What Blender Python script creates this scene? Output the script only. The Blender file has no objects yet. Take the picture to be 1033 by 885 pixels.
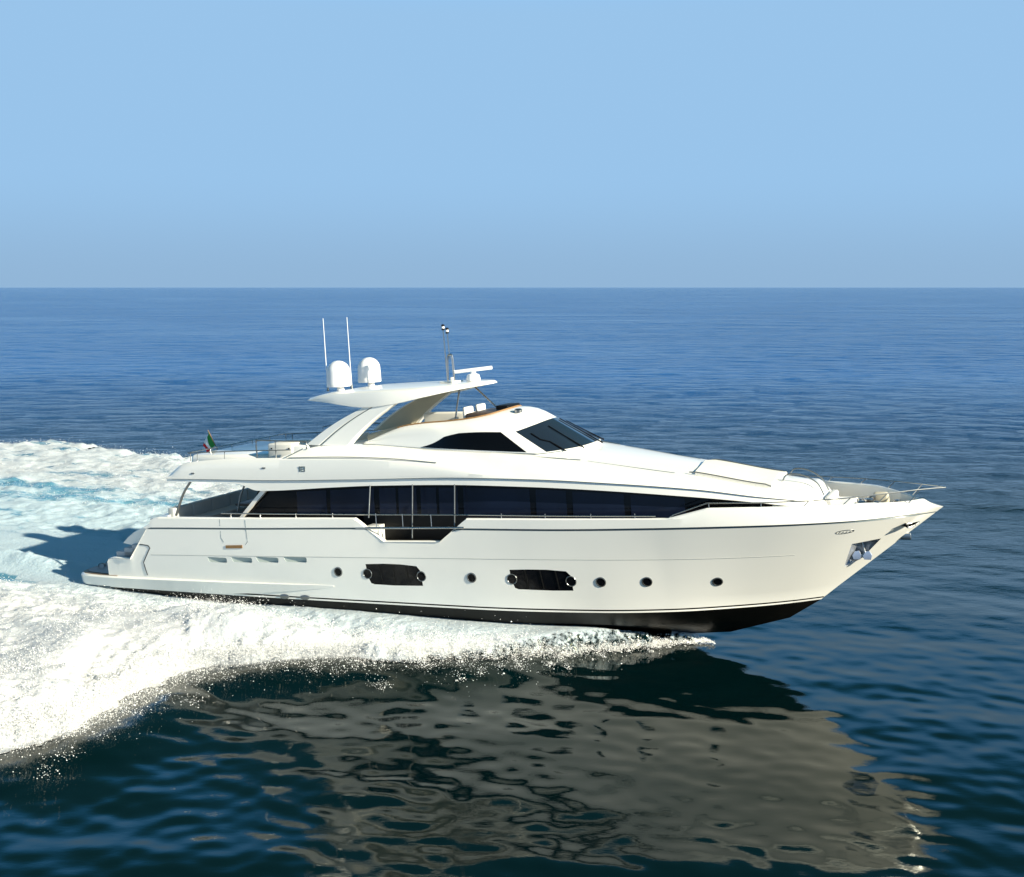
import bpy, bmesh, math, random
import numpy as np
from mathutils import Vector, Matrix
random.seed(4); rng = np.random.default_rng(11)
scn = bpy.context.scene
C = scn.collection
R = math.radians

# ---------------------------------------------------------------- camera
cam_d = bpy.data.cameras.new('camera'); cam = bpy.data.objects.new('camera', cam_d); C.objects.link(cam)
cam.location = (0, 0, 10.8); cam.rotation_euler = (R(90), 0, 0)
cam_d.sensor_width = 36; cam_d.lens = 1148/1033*36; cam_d.shift_y = -152.5/1033
cam_d.clip_start = .5; cam_d.clip_end = 200000
scn.camera = cam

# ---------------------------------------------------------------- sun and sky
SUN_EL = 24.0
SUN_AZ = -34.5            # direction to the sun in the ground plane, degrees from +X
sd = Vector((math.cos(R(SUN_AZ))*math.cos(R(SUN_EL)), math.sin(R(SUN_AZ))*math.cos(R(SUN_EL)), math.sin(R(SUN_EL))))
sun_d = bpy.data.lights.new('sun', 'SUN'); sun = bpy.data.objects.new('sun', sun_d); C.objects.link(sun)
sun_d.energy = 5.0; sun_d.angle = R(.55); sun_d.color = (1, .925, .74)
sun.rotation_euler = (-sd).to_track_quat('-Z', 'Y').to_euler(); sun.location = (60, -30, 60)
world = bpy.data.worlds.new('World'); scn.world = world; world.use_nodes = True
wn = world.node_tree.nodes; wl = world.node_tree.links
bg = wn['Background']; bg.inputs[1].default_value = .15
sky = wn.new('ShaderNodeTexSky'); sky.sky_type = 'NISHITA'; sky.sun_disc = False
sky.sun_elevation = R(SUN_EL); sky.sun_rotation = R(90-SUN_AZ)
sky.air_density = 1.0; sky.dust_density = .0; sky.ozone_density = 3.0; sky.altitude = 0
hs = wn.new('ShaderNodeMixRGB'); hs.blend_type = 'MULTIPLY'; hs.inputs[0].default_value = 1
hs.inputs[2].default_value = (.16, .90, 1.30, 1)   # upper sky tinted deep blue to colour the reflections in the water
cap = wn.new('ShaderNodeMixRGB'); cap.inputs[1].default_value = (1.47, 2.55, 3.82, 1)   # even pale summer haze low down
geo = wn.new('ShaderNodeTexCoord'); sep = wn.new('ShaderNodeSeparateXYZ'); ele = wn.new('ShaderNodeMapRange'); ele.interpolation_type = 'SMOOTHSTEP'
ele.inputs['From Min'].default_value = .23; ele.inputs['From Max'].default_value = .40; ele.inputs['To Max'].default_value = .95
wl.new(geo.outputs['Generated'], sep.inputs[0]); wl.new(sep.outputs['Z'], ele.inputs['Value']); wl.new(ele.outputs[0], cap.inputs[0])
hz = wn.new('ShaderNodeMixRGB'); hz.inputs[1].default_value = (.96, 1.56, 2.28, 1); hz.inputs[2].default_value = (1.07, 1.84, 2.75, 1)
hzr = wn.new('ShaderNodeMapRange'); hzr.inputs['From Min'].default_value = 0; hzr.inputs['From Max'].default_value = .10; hzr.interpolation_type = 'SMOOTHSTEP'
wl.new(sep.outputs['Z'], hzr.inputs['Value']); wl.new(hzr.outputs[0], hz.inputs[0]); wl.new(hz.outputs[0], cap.inputs[1])
zen = wn.new('ShaderNodeMixRGB'); zen.blend_type = 'MULTIPLY'; zen.inputs[2].default_value = (.38, .24, .14, 1)
zr = wn.new('ShaderNodeMapRange'); zr.inputs['From Min'].default_value = .27; zr.inputs['From Max'].default_value = .46; zr.interpolation_type = 'SMOOTHSTEP'
wl.new(sep.outputs['Z'], zr.inputs['Value']); wl.new(zr.outputs[0], zen.inputs[0])
wl.new(sky.outputs[0], hs.inputs[1]); wl.new(hs.outputs[0], zen.inputs[1]); wl.new(zen.outputs[0], cap.inputs[2]); wl.new(cap.outputs[0], bg.inputs[0])
scn.view_settings.view_transform = 'Standard'; scn.view_settings.look = 'None'
scn.view_settings.gamma = 1; scn.view_settings.exposure = 1.0; scn.view_settings.use_curve_mapping = False

# ---------------------------------------------------------------- helpers
def pchip(xs, ys):
    xs = np.array(xs, float); ys = np.array(ys, float)
    h = np.diff(xs); d = np.diff(ys)/h; m = np.zeros(len(xs))
    for i in range(1, len(xs)-1):
        if d[i-1]*d[i] > 0:
            w1 = 2*h[i]+h[i-1]; w2 = h[i]+2*h[i-1]
            m[i] = (w1+w2)/(w1/d[i-1]+w2/d[i])
    m[0] = d[0]; m[-1] = d[-1]
    def f(x):
        x = np.clip(np.asarray(x, float), xs[0], xs[-1])
        i = np.clip(np.searchsorted(xs, x, side='right')-1, 0, len(xs)-2)
        t = (x-xs[i])/h[i]
        r = (2*t**3-3*t**2+1)*ys[i]+(t**3-2*t**2+t)*h[i]*m[i]+(-2*t**3+3*t**2)*ys[i+1]+(t**3-t**2)*h[i]*m[i+1]
        return float(r) if r.ndim == 0 else r
    return f

def lin(xs, ys): return lambda x: float(np.interp(x, xs, ys))

def mat(name, col, rough=.4, metal=0, coat=0, spec=.5, noise=0, nscale=3, bump=0):
    m = bpy.data.materials.new(name); m.use_nodes = True
    nt = m.node_tree; p = nt.nodes['Principled BSDF']
    p.inputs['Base Color'].default_value = (*col, 1); p.inputs['Roughness'].default_value = rough
    p.inputs['Metallic'].default_value = metal; p.inputs['Coat Weight'].default_value = coat
    p.inputs['Coat Roughness'].default_value = .06
    p.inputs['Specular IOR Level'].default_value = spec
    tc = nt.nodes.new('ShaderNodeTexCoord'); n = nt.nodes.new('ShaderNodeTexNoise')
    n.inputs['Scale'].default_value = nscale; n.inputs['Detail'].default_value = 5
    nt.links.new(tc.outputs['Object'], n.inputs['Vector'])
    if noise:
        mx = nt.nodes.new('ShaderNodeMixRGB'); mx.inputs[1].default_value = (*[c*(1-noise) for c in col], 1)
        mx.inputs[2].default_value = (*[min(1, c*(1+noise)) for c in col], 1)
        nt.links.new(n.outputs['Fac'], mx.inputs[0]); nt.links.new(mx.outputs[0], p.inputs['Base Color'])
    rr = nt.nodes.new('ShaderNodeMapRange'); rr.inputs['To Min'].default_value = rough*.8; rr.inputs['To Max'].default_value = rough*1.2
    nt.links.new(n.outputs['Fac'], rr.inputs['Value']); nt.links.new(rr.outputs[0], p.inputs['Roughness'])
    if bump:
        b = nt.nodes.new('ShaderNodeBump'); b.inputs['Strength'].default_value = bump; b.inputs['Distance'].default_value = .02
        nt.links.new(n.outputs['Fac'], b.inputs['Height']); nt.links.new(b.outputs[0], p.inputs['Normal'])
    return m

GEL = mat('gelcoat_white', (.86, .845, .785), .25, coat=.35, noise=.02, nscale=.7)
DECKW = mat('deck_white', (.82, .81, .77), .55, noise=.03, nscale=6)
BLACK = mat('antifouling_black', (.004, .0035, .003), .4, spec=.2, noise=.3, nscale=2)
GROOVE = mat('groove_grey', (.10, .13, .14), .4)
GLASS = mat('tinted_glass', (.003, .0035, .005), .08, spec=.2, noise=.3, nscale=.5)
GLASSB = mat('windscreen_glass', (.012, .02, .032), .08, spec=.7, noise=.3, nscale=.6)
RUBBER = mat('black_rubber', (.004, .004, .004), .5, spec=.2)
STEEL = mat('stainless_steel', (.42, .42, .41), .28, metal=1)
DSTEEL = mat('dark_steel', (.20, .21, .21), .3, metal=.8)
TEAK = mat('teak', (.26, .14, .05), .5, noise=.25, nscale=9)
TEAKD = mat('teak_wet', (.075, .05, .035), .4, noise=.3, nscale=9)
BEIGE = mat('beige_cloth_and_shade', (.55, .50, .38), .8, noise=.06, nscale=4)
CREAM = mat('cream_cushion', (.74, .72, .65), .8, noise=.04, nscale=4)
GREYUP = mat('grey_upholstery', (.44, .46, .45), .8, noise=.08, nscale=4)
DOME = mat('radome_white', (.82, .82, .82), .35, noise=.02)
BROWN = mat('brown_console', (.07, .05, .04), .5, noise=.2)

def mesh_from(bm, name):
    bmesh.ops.recalc_face_normals(bm, faces=bm.faces)
    me = bpy.data.meshes.new(name); bm.to_mesh(me); bm.free(); return me

def obj(name, bm, m, parent=None, smooth=40, fix=True):
    me = mesh_from(bm, name) if isinstance(bm, bmesh.types.BMesh) else bm
    o = bpy.data.objects.new(name, me); C.objects.link(o)
    for mm in (m if isinstance(m, (list, tuple)) else [m]): me.materials.append(mm)
    if smooth:
        me.shade_smooth()
        me.set_sharp_from_angle(angle=R(smooth))
    if parent: o.parent = parent
    return o

def tag(o, label, cat, group=None, kind=None):
    if label: o['label'] = label
    if cat: o['category'] = cat
    if group: o['group'] = group
    if kind: o['kind'] = kind

def empty(name, loc=(0, 0, 0)):
    o = bpy.data.objects.new(name, None); C.objects.link(o); o.location = loc; o.empty_display_size = .3; return o

def grid(bm, rows, close_v=False, close_u=False, mats=None):
    """rows[i][j] -> faces; rows may be closed."""
    vs = [[bm.verts.new(p) for p in r] for r in rows]
    ni, nj = len(rows), len(rows[0]); fs = []
    for i in range(ni-(0 if close_u else 1)):
        for j in range(nj-(0 if close_v else 1)):
            a, b, c, d = vs[i][j], vs[(i+1) % ni][j], vs[(i+1) % ni][(j+1) % nj], vs[i][(j+1) % nj]
            try:
                f = bm.faces.new((a, b, c, d)); fs.append(f)
                if mats: f.material_index = mats(i, j)
            except ValueError: pass
    return vs

def box(bm, x0, x1, y0, y1, z0, z1, bev=0.0, M=None):
    vs = [bm.verts.new((x, y, z)) for x in (x0, x1) for y in (y0, y1) for z in (z0, z1)]
    fs = [bm.faces.new([vs[k] for k in q]) for q in ((0, 1, 3, 2), (4, 6, 7, 5), (0, 4, 5, 1), (2, 3, 7, 6), (0, 2, 6, 4), (1, 5, 7, 3))]
    bmesh.ops.recalc_face_normals(bm, faces=fs)
    if M is not None:
        for v in vs: v.co = M @ v.co
    if bev:
        es = {e for f in fs for e in f.edges}
        bmesh.ops.bevel(bm, geom=list(es), offset=bev, segments=3, affect='EDGES', profile=.5, clamp_overlap=True)

def tube(bm, pts, r, seg=8, caps=True):
    pts = [Vector(p) for p in pts]; rows = []
    rr = r if isinstance(r, (list, tuple)) else [r]*len(pts)
    ref = Vector((0, 0, 1))
    for i, p in enumerate(pts):
        t = (pts[min(i+1, len(pts)-1)]-pts[max(i-1, 0)]).normalized()
        a = t.cross(ref)
        if a.length < 1e-3: a = t.cross(Vector((0, 1, 0)))
        a.normalize(); b = t.cross(a)
        rows.append([p+(a*math.cos(k*2*math.pi/seg)+b*math.sin(k*2*math.pi/seg))*rr[i] for k in range(seg)])
    vs = grid(bm, rows, close_v=True)
    if caps:
        bm.faces.new(vs[0][::-1]); bm.faces.new(vs[-1])

def smooth_path(pts, n=8):
    pts = [Vector(p) for p in pts]; out = []
    for i in range(len(pts)-1):
        p0 = pts[max(i-1, 0)]; p1 = pts[i]; p2 = pts[i+1]; p3 = pts[min(i+2, len(pts)-1)]
        for k in range(n):
            t = k/n
            out.append(.5*((2*p1)+(p2-p0)*t+(2*p0-5*p1+4*p2-p3)*t*t+(3*p1-p0-3*p2+p3)*t**3))
    out.append(pts[-1]); return out

def lathe(bm, prof, c=(0, 0, 0), seg=32, axis='Z'):
    rows = []
    for r, z in prof:
        row = []
        for k in range(seg):
            a = 2*math.pi*k/seg
            p = (r*math.cos(a), r*math.sin(a), z) if axis == 'Z' else (r*math.cos(a), z, r*math.sin(a))
            row.append(Vector(p)+Vector(c))
        rows.append(row)
    vs = grid(bm, rows, close_v=True)
    bm.faces.new(vs[0][::-1]); bm.faces.new(vs[-1])

def prism(bm, poly, y0, y1):
    """polygon in X,Z swept in Y (y0,y1 may be functions of z)"""
    f0 = y0 if callable(y0) else (lambda x, z: y0); f1 = y1 if callable(y1) else (lambda x, z: y1)
    a = [bm.verts.new((x, f0(x, z), z)) for x, z in poly]; b = [bm.verts.new((x, f1(x, z), z)) for x, z in poly]
    bm.faces.new(a); bm.faces.new(b[::-1])
    n = len(poly)
    for i in range(n): bm.faces.new((a[i], b[i], b[(i+1) % n], a[(i+1) % n]))

# ---------------------------------------------------------------- the yacht's frame: X forward, Y port, Z up
th, ta = R(24), R(3.5)
F = Vector((math.cos(th)*math.cos(ta), -math.sin(th)*math.cos(ta), math.sin(ta)))
P = Vector((math.sin(th), math.cos(th), 0)); U = F.cross(P)
O = Vector((-14.626, 43.7465, .0276))
yacht = empty('motor_yacht')
mw = Matrix(((F.x, P.x, U.x, O.x), (F.y, P.y, U.y, O.y), (F.z, P.z, U.z, O.z), (0, 0, 0, 1)))
yacht.matrix_world = mw
tag(yacht, 'long white three-deck motor yacht with black window band speeding through the sea', 'yacht')

def boatchild(o): o.matrix_parent_inverse = Matrix(); o.parent = yacht; return o
def part(name, bm, m, parent=None, smooth=40):
    o = obj(name, bm, m, None, smooth); o.parent = parent or yacht; return o
def rest(name, bm, m, label, cat, group=None, smooth=40):
    """a thing resting on the yacht: own top-level object placed in the yacht's frame"""
    o = obj(name, bm, m, None, smooth); o.matrix_world = mw; tag(o, label, cat, group); return o
def root_on(name, loc, label, cat, group=None):
    e = empty(name); e.matrix_world = mw @ Matrix.Translation(loc); tag(e, label, cat, group); return e

# ---------------------------------------------------------------- hull
XB = 22.0
f_keel_z = pchip([1.8, 10, 18, 21, 23.2], [-.95, -1.15, -1.28, -1.22, -1.03])
rows_def = [  # name, stem X, y(x), z(x)
 ('keel', 23.2, lambda x: 0.0, f_keel_z),
 ('chine', 25.0, pchip([1.8, 10, 16, 20, 22, 24, 25.0], [2.75, 2.9, 2.7, 2.05, 1.45, .5, .01]), pchip([1.8, 10, 18, 22, 25.0], [-.35, -.38, -.42, -.48, -.50])),
 ('b1', 25.95, pchip([1.8, 10, 16, 20, 22, 24, 25.3, 25.95], [3.0, 3.17, 3.06, 2.6, 2.10, 1.22, .48, .01]), pchip([1.8, 12, 20, 24, 25.95], [.06, .07, .04, .06, .09])),
 ('b2', 26.0, pchip([1.8, 10, 16, 20, 22, 24, 25.3, 26.0], [3.005, 3.175, 3.065, 2.61, 2.11, 1.24, .51, .01]), pchip([1.8, 12, 20, 24, 26.0], [.11, .12, .09, .11, .14])),
 ('b3', 26.05, pchip([1.8, 10, 16, 20, 22, 24, 25.3, 26.05], [3.01, 3.18, 3.07, 2.62, 2.125, 1.26, .54, .01]), pchip([1.8, 12, 20, 24, 26.05], [.155, .165, .135, .155, .185])),
 ('m1', 26.55, None, pchip([1.8, 12, 20, 24, 26.55], [.50, .55, .52, .54, .58])),
 ('m2', 27.25, None, pchip([1.8, 12, 20, 24, 27.25], [.90, 1.0, 1.0, 1.04, 1.10])),
 ('k1', 28.15, None, pchip([1.8, 8, 12, 18, 23, 28.15], [1.25, 1.43, 1.53, 1.65, 1.70, 1.78])),
 ('k2', 28.2, None, pchip([1.8, 8, 12, 18, 23, 28.2], [1.27, 1.45, 1.55, 1.67, 1.72, 1.80])),
 ('n', 28.55, None, pchip([1.8, 12, 13, 16, 22, 28.55], [1.6, 2.05, 2.09, 2.13, 2.1, 2.1])),
 ('g1', 29.24, pchip([1.8, 3, 10, 18, 22, 25, 27, 28.3, 29.24], [3.08, 3.22, 3.36, 3.27, 3.01, 2.53, 1.88, 1.02, .015]), pchip([1.8, 4, 8, 14, 19, 24, 27, 29.24], [2.1, 2.20, 2.30, 2.455, 2.515, 2.62, 2.67, 2.68])),
 ('g2', 29.28, pchip([1.8, 3, 10, 18, 22, 25, 27, 28.3, 29.28], [3.055, 3.195, 3.335, 3.245, 2.985, 2.505, 1.855, 1.0, .012]), pchip([1.8, 4, 8, 14, 19, 24, 27, 29.28], [2.15, 2.245, 2.345, 2.50, 2.56, 2.665, 2.705, 2.71])),
 ('w1', 29.34, pchip([1.8, 3, 10, 18, 22, 25, 27, 28.3, 29.34], [3.09, 3.23, 3.37, 3.30, 3.06, 2.60, 1.95, 1.08, .02]), pchip([1.8, 4, 8, 14, 19, 24, 27, 29.34], [2.17, 2.265, 2.365, 2.52, 2.58, 2.69, 2.735, 2.76])),
 ('w2', 29.46, pchip([1.8, 3, 10, 18, 22, 25, 27, 28.3, 29.46], [3.08, 3.22, 3.36, 3.30, 3.08, 2.60, 1.93, 1.05, .03]), pchip([1.8, 4.1, 7, 11.6, 16.2, 22.3, 27, 29.46], [2.4, 2.56, 2.63, 2.72, 2.80, 2.90, 2.97, 2.85])),
]
ztop_main = lin([1.8, 1.86, 2.0, 2.2, 2.5, 2.95, 4.05, 4.3, 7, 11.6, 12.25, 13.30, 15.24, 16.16, 18, 22.35, 23.45, 25.7, 27.6, 29.46],
                [1.0, 1.09, 1.13, 1.15, 1.155, 1.15, 2.57, 2.62, 2.66, 2.76, 2.77, 2.08, 2.13, 2.83, 2.86, 2.91, 3.19, 3.19, 3.17, 2.95])
deck_z = lin([1.8, 3.1, 3.5, 4.2, 20, 24, 27, 29.46], [.80, .80, 1.9, 1.9, 1.92, 2.20, 2.66, 2.72])
f_top_y = rows_def[-1][2]
st = set(np.round(np.arange(1.8, 29.46, .18), 3)) | {1.8, 1.86, 1.93, 2.0, 2.1, 2.2, 2.95, 4.05, 4.3, 12.25, 13.3, 15.24, 16.16, 22.35, 23.45, 29.46, 3.1, 3.5}
st = sorted(st)
st = [x for i, x in enumerate(st) if x in (12.25, 13.3, 15.24, 16.16, 22.35, 23.45, 2.95, 4.05) or all(abs(x-q) > .05 for q in (12.25, 13.3, 15.24, 16.16, 22.35, 23.45, 2.95, 4.05))]

def skew(X, xs): return X if X <= XB else XB+(X-XB)*(xs-XB)/(29.46-XB)
I3, IG = 4, 10
def hull_row(k, X):
    nm, xs, fy, fz = rows_def[k]; x = skew(X, xs)
    if fy is not None: return x, float(fy(x)), float(fz(x))
    a, b = hull_row(I3, X), hull_row(IG, X); t = (fz(x)-a[2])/(b[2]-a[2])
    bul = .05*math.sin(math.pi*min(1, max(0, t)))*(1-(max(0, X-16)/13.46)**2)+0
    return a[0]+(b[0]-a[0])*t, a[1]+(b[1]-a[1])*t+bul, float(fz(x))
_QX = np.linspace(17, 29.46, 60)
def _rz(q, z, c):
    r = [hull_row(k, q) for k in range(4, 13)]; return float(np.interp(z, [a[2] for a in r], [a[c] for a in r]))
def skewx(q, z): return _rz(q, z, 0)
def outer_at(q, z): return _rz(q, z, 1)
def hull_section(X):
    zt = ztop_main(X); pts = []; n = len(rows_def)
    for k, (nm, xs, fy, fz) in enumerate(rows_def):
        x, y, z = hull_row(k, X); z = min(z, zt-.004*(n+3-k)); pts.append((x, y, z))
    x, yb = X, float(f_top_y(X)); hc = zt
    tp = max(.05, min(1, (29.46-X)/1.2))
    def yi(d): return max(yb-d, .012)
    q = max(0, (X-27.6)/1.86); x = X-.50*q*q; sl = .10*q*q
    pts.append((X-.18*q*q, yi(.03), hc-.03-.003-sl*.3))
    pts.append((X-.34*q*q, yi(.07), hc+.0))
    pts.append((x, yi(.15), hc+.0015+sl))
    pts.append((x-.02*q, yi(.20), hc-.03+sl))
    zd = min(deck_z(X), hc-.1); rz = [hull_row(k, X) for k in range(4, 13)]
    yo_ = min(float(np.interp(zd, [r[2] for r in rz], [r[1] for r in rz])), float(np.interp(x, [skewx(q, zd) for q in _QX], [outer_at(q, zd) for q in _QX])) if X > 19 else 99)
    pts.append((x, max(.008, min(yi(.24*tp), yo_-.14)), zd))
    pts.append((x, 0.0, min(deck_z(X)+.03, hc-.09)))
    return pts
ROWN = [r[0] for r in rows_def]
def hull_mat(i, j):
    # j between row j and j+1
    if j in (0, 1): return 1
    if j == 2: return 0
    if j == 3: return 1
    if j == 10: return 2
    return 0
bm = bmesh.new()
secs = [hull_section(X) for X in st]
ring = []
NP = len(secs[0])
rings = []
for s_ in secs:
    stb = [(x, -y, z) for x, y, z in s_]; prt = [(x, y, z) for x, y, z in s_]
    rings.append(stb+prt[-2:0:-1])
NR = len(rings[0])
def rm(i, j):
    jj = j if j < NP-1 else NR-1-j
    return hull_mat(i, jj)
vs = grid(bm, rings, close_v=True, mats=rm)
bm.faces.new(vs[0]); bm.faces.new(vs[-1][::-1])
bmesh.ops.remove_doubles(bm, verts=bm.verts, dist=.0006)
hull_me = mesh_from(bm, 'hull')
hull = bpy.data.objects.new('hull', hull_me); C.objects.link(hull)
POCKET = mat('polished_pocket', (.55, .58, .62), .3, metal=.7)
VENT = mat('vent_grey', (.42, .47, .44), .5)
for m_ in (GEL, BLACK, GROOVE, POCKET, GLASS, VENT): hull_me.materials.append(m_)

_T = [np.array([hull_row(k, X) for X in np.linspace(1.8, 29.46, 400)]) for k in range(len(rows_def))]
def hull_y(x, z):
    """half breadth of the topside at a given local X and Z"""
    zs = []; ys = []
    for t in _T:
        if x <= t[-1, 0]: zs.append(np.interp(x, t[:, 0], t[:, 2])); ys.append(np.interp(x, t[:, 0], t[:, 1]))
    o_ = np.argsort(zs); return float(np.interp(z, np.array(zs)[o_], np.array(ys)[o_]))

# cutters: anchor pockets, engine-room vents, recessed cabin windows
cb = bmesh.new()
def cut_prism(outer, inner, s, mi):
    a = [cb.verts.new((x, s*y, z)) for x, y, z in outer]; b = [cb.verts.new((x, s*y, z)) for x, y, z in inner]
    fs = [cb.faces.new(a), cb.faces.new(b[::-1])]
    n = len(outer)
    for i in range(n): fs.append(cb.faces.new((a[i], b[i], b[(i+1) % n], a[(i+1) % n])))
    for f in fs: f.material_index = mi
VENTS = [(6.38, 7.18), (7.38, 8.22), (8.40, 9.28), (9.50, 10.38)]
WA = [(12.62, .90), (12.56, 1.335), (13.2, 1.37), (13.8, 1.37), (14.36, 1.33), (14.47, 1.20), (14.52, .72), (13.53, .69), (12.82, .70), (12.70, .73)]
WB = [(17.49, .98), (17.45, 1.32), (18.0, 1.345), (18.6, 1.35), (19.2, 1.31), (19.32, 1.18), (19.34, .72), (18.73, .71), (17.66, .73), (17.56, .77)]
for s_ in (-1, 1):
    q = [(27.06, 2.00), (27.90, 2.09), (27.50, 1.30), (26.68, 1.12)]
    ctr = (27.33, 1.62)
    outer = [(x, hull_y(x, z)+.12, z) for x, z in q]
    # grow outward so that the flare is fully cut
    inner = [(27.16, max(.1, hull_y(27.16, 1.84)-.45), 1.86), (27.52, max(.08, hull_y(27.5, 1.88)-.4), 1.88), (27.30, max(.08, hull_y(27.3, 1.5)-.35), 1.50), (27.00, max(.1, hull_y(27, 1.45)-.4), 1.44)]
    cut_prism(outer, inner, s_, 3)
    for (x0, x1) in VENTS:
        zc = 1.255+.042*(x0-6.4)
        y0, y1 = hull_y(x0, zc), hull_y(x1, zc)
        zz = [(x0, zc+.085), (x1-.04, zc+.085), (x1, zc+.05), (x1, zc-.05), (x1-.03, zc-.085), (x0+.10, zc-.085), (x0+.03, zc-.03)]
        outer = [(x, hull_y(x, z)+.05, z) for x, z in zz]
        inner = [(x, hull_y(x, z)-(.012 if x < x0+.3 else .10), z) for x, z in zz]
        cut_prism(outer, inner, s_, 5)
    for Wp in (WA, WB):
        cut_prism([(x, hull_y(x, z)+.05, z) for x, z in Wp], [(x, hull_y(x, z)-.05, z) for x, z in Wp], s_, 4)
bmesh.ops.recalc_face_normals(cb, faces=cb.faces)
cme = bpy.data.meshes.new('cutter'); cb.to_mesh(cme); cb.free()
for m_ in (GEL, BLACK, GROOVE, POCKET, GLASS, VENT): cme.materials.append(m_)
cut = bpy.data.objects.new('cutter', cme); C.objects.link(cut)
bo = hull.modifiers.new('b', 'BOOLEAN'); bo.object = cut; bo.operation = 'DIFFERENCE'; bo.solver = 'EXACT'; bo.material_mode = 'TRANSFER'
dg = bpy.context.evaluated_depsgraph_get(); dg.update()
new = bpy.data.meshes.new_from_object(hull.evaluated_get(dg))
hull.modifiers.clear()
print('HULL faces', len(hull_me.polygons), '->', len(new.polygons))
if len(new.polygons) > 1000: hull.data = new
bpy.data.objects.remove(cut); hull.data.name = 'hull'
hull.data.shade_smooth(); hull.data.set_sharp_from_angle(angle=R(20))
hull.parent = yacht

# teak on the decks, swim platform, side wings
def strip_deck(name, x0, x1, yf, zf, m, n=40, th_=.02):
    bm = bmesh.new(); rows = []
    for i in range(n+1):
        X = x0+(x1-x0)*i/n; y = yf(X); z = zf(X)
        rows.append([(X, -y, z), (X, y, z), (X, y, z-th_), (X, -y, z-th_)])
    vs = grid(bm, rows, close_v=True); bm.faces.new(vs[0]); bm.faces.new(vs[-1][::-1])
    return part(name, bm, m)
strip_deck('teak_deck', 3.75, 28.0, lambda X: max(min(float(f_top_y(X))-.27, hull_y(X, deck_z(X))-.16), .02), lambda X: deck_z(X)+.055, TEAK, 120)

# swim platform with pointed quarters
bm = bmesh.new()
pl = [(.2, -2.5), (.26, -2.68), (.5, -2.86), (1.0, -2.97), (2.2, -3.10), (2.2, 3.10), (1.0, 2.97), (.5, 2.86), (.26, 2.68), (.2, 2.5), (.02, 1.2), (0, 0), (.02, -1.2)]
def slab(bm, pl, z0, z1, ins=0.0, zc=None):
    a = [bm.verts.new((x, y, z1)) for x, y in pl]; b = [bm.verts.new((x*1+ins, y*(1-ins*.4), z0)) for x, y in pl]
    bm.faces.new(a); bm.faces.new(b[::-1]); n = len(pl)
    for i in range(n): bm.faces.new((a[i], b[i], b[(i+1) % n], a[(i+1) % n]))
slab(bm, pl, .10, .41, .12)
plat = part('swim_platform', bm, GEL)
bm = bmesh.new(); slab(bm, pl, .412, .49); part('teak_trim', bm, TEAK, plat)
pli = [((x-.9)*.9+.92, y*.955) for x, y in pl]
bm = bmesh.new(); slab(bm, pli, .492, .51); part('teak_planking', bm, TEAKD, plat)
bm = bmesh.new()
bm.free()
for yy in (-2.1, -1.75):
    bm = bmesh.new(); tube(bm, smooth_path([(.42, yy, .5), (.42, yy, .60), (.52, yy+.12, .62), (.52, yy+.2, .5)], 5), .018); part('cleat', bm, STEEL, plat)

# long fender-like spray fins low on the quarters
for s_ in (-1, 1):
    bm = bmesh.new(); rows = []
    for i in range(41):
        X = .3+(11.3-.3)*i/40; t = i/40
        zt = .47+.0*t+ (.13*max(0, (t-.1)/.9)); zb = .10+.02*t if t < .6 else .112+(.42)*((t-.6)/.4)**1.3
        zb = min(zb, zt-.012)
        w_ = .12*(1-t**3)+.012
        yo = (float(np.interp(X, [.3, .6, 1.8], [2.72, 2.9, 3.03])) if X < 1.8 else hull_y(X, zt))
        yl = yo if X < 1.8 else hull_y(X, zb)
        rows.append([(X, s_*(yo-.25), zt), (X, s_*(yo+w_*.6), zt), (X, s_*(yo+w_), zt-.05*(1-t)-.004), (X, s_*(yl+w_*.4), zb), (X, s_*(yl-.25), zb)])
    vs = grid(bm, rows, close_v=True); bm.faces.new(vs[0]); bm.faces.new(vs[-1][::-1])
    part('spray_rail', bm, GEL)

# transom: rounded overhang above the stern steps
prof = [(2.10, 1.60), (2.32, 1.80), (2.60, 1.98), (2.95, 2.17), (3.3, 2.34), (3.62, 2.50), (3.95, 2.60), (4.3, 2.62), (4.3, 1.50), (3.7, 1.48), (3.0, 1.50), (2.4, 1.55)]
bm = bmesh.new(); rows = []
for y in np.linspace(-2.86, 2.86, 33):
    q = (abs(y)/2.86)**6; rows.append([(x+.0*q+(.25*q if x < 3.5 else 0)+.12*(1-abs(y)/2.86)*(-1 if x < 3.5 else 0), y, z-.06*q*(1 if z > 2 else 0)) for x, z in prof])
v_ = grid(bm, rows, close_v=True); bm.faces.new(v_[0]); bm.faces.new(v_[-1][::-1])
tr = part('transom', bm, GEL, smooth=50)
bm = bmesh.new(); box(bm, 2.2, 4.2, -1.55, 1.55, .6, 1.56, .05); part('transom_base', bm, GEL, tr)
bm = bmesh.new(); box(bm, 3.1, 3.3, -2.3, -2.0, 2.20, 2.36, .02); part('courtesy_lamp', bm, DSTEEL, tr)
STEP = mat('step_grey', (.36, .39, .42), .5)
for s_ in (-1, 1):
    bm = bmesh.new()
    for k in range(3):
        x0 = 2.12+k*.36; box(bm, x0, 4.2, min(s_*1.58, s_*2.98), max(s_*1.58, s_*2.98), 1.0-.02*k, 1.20+.13*(k+1), .015)
    part('stairs', bm, STEP)
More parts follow.
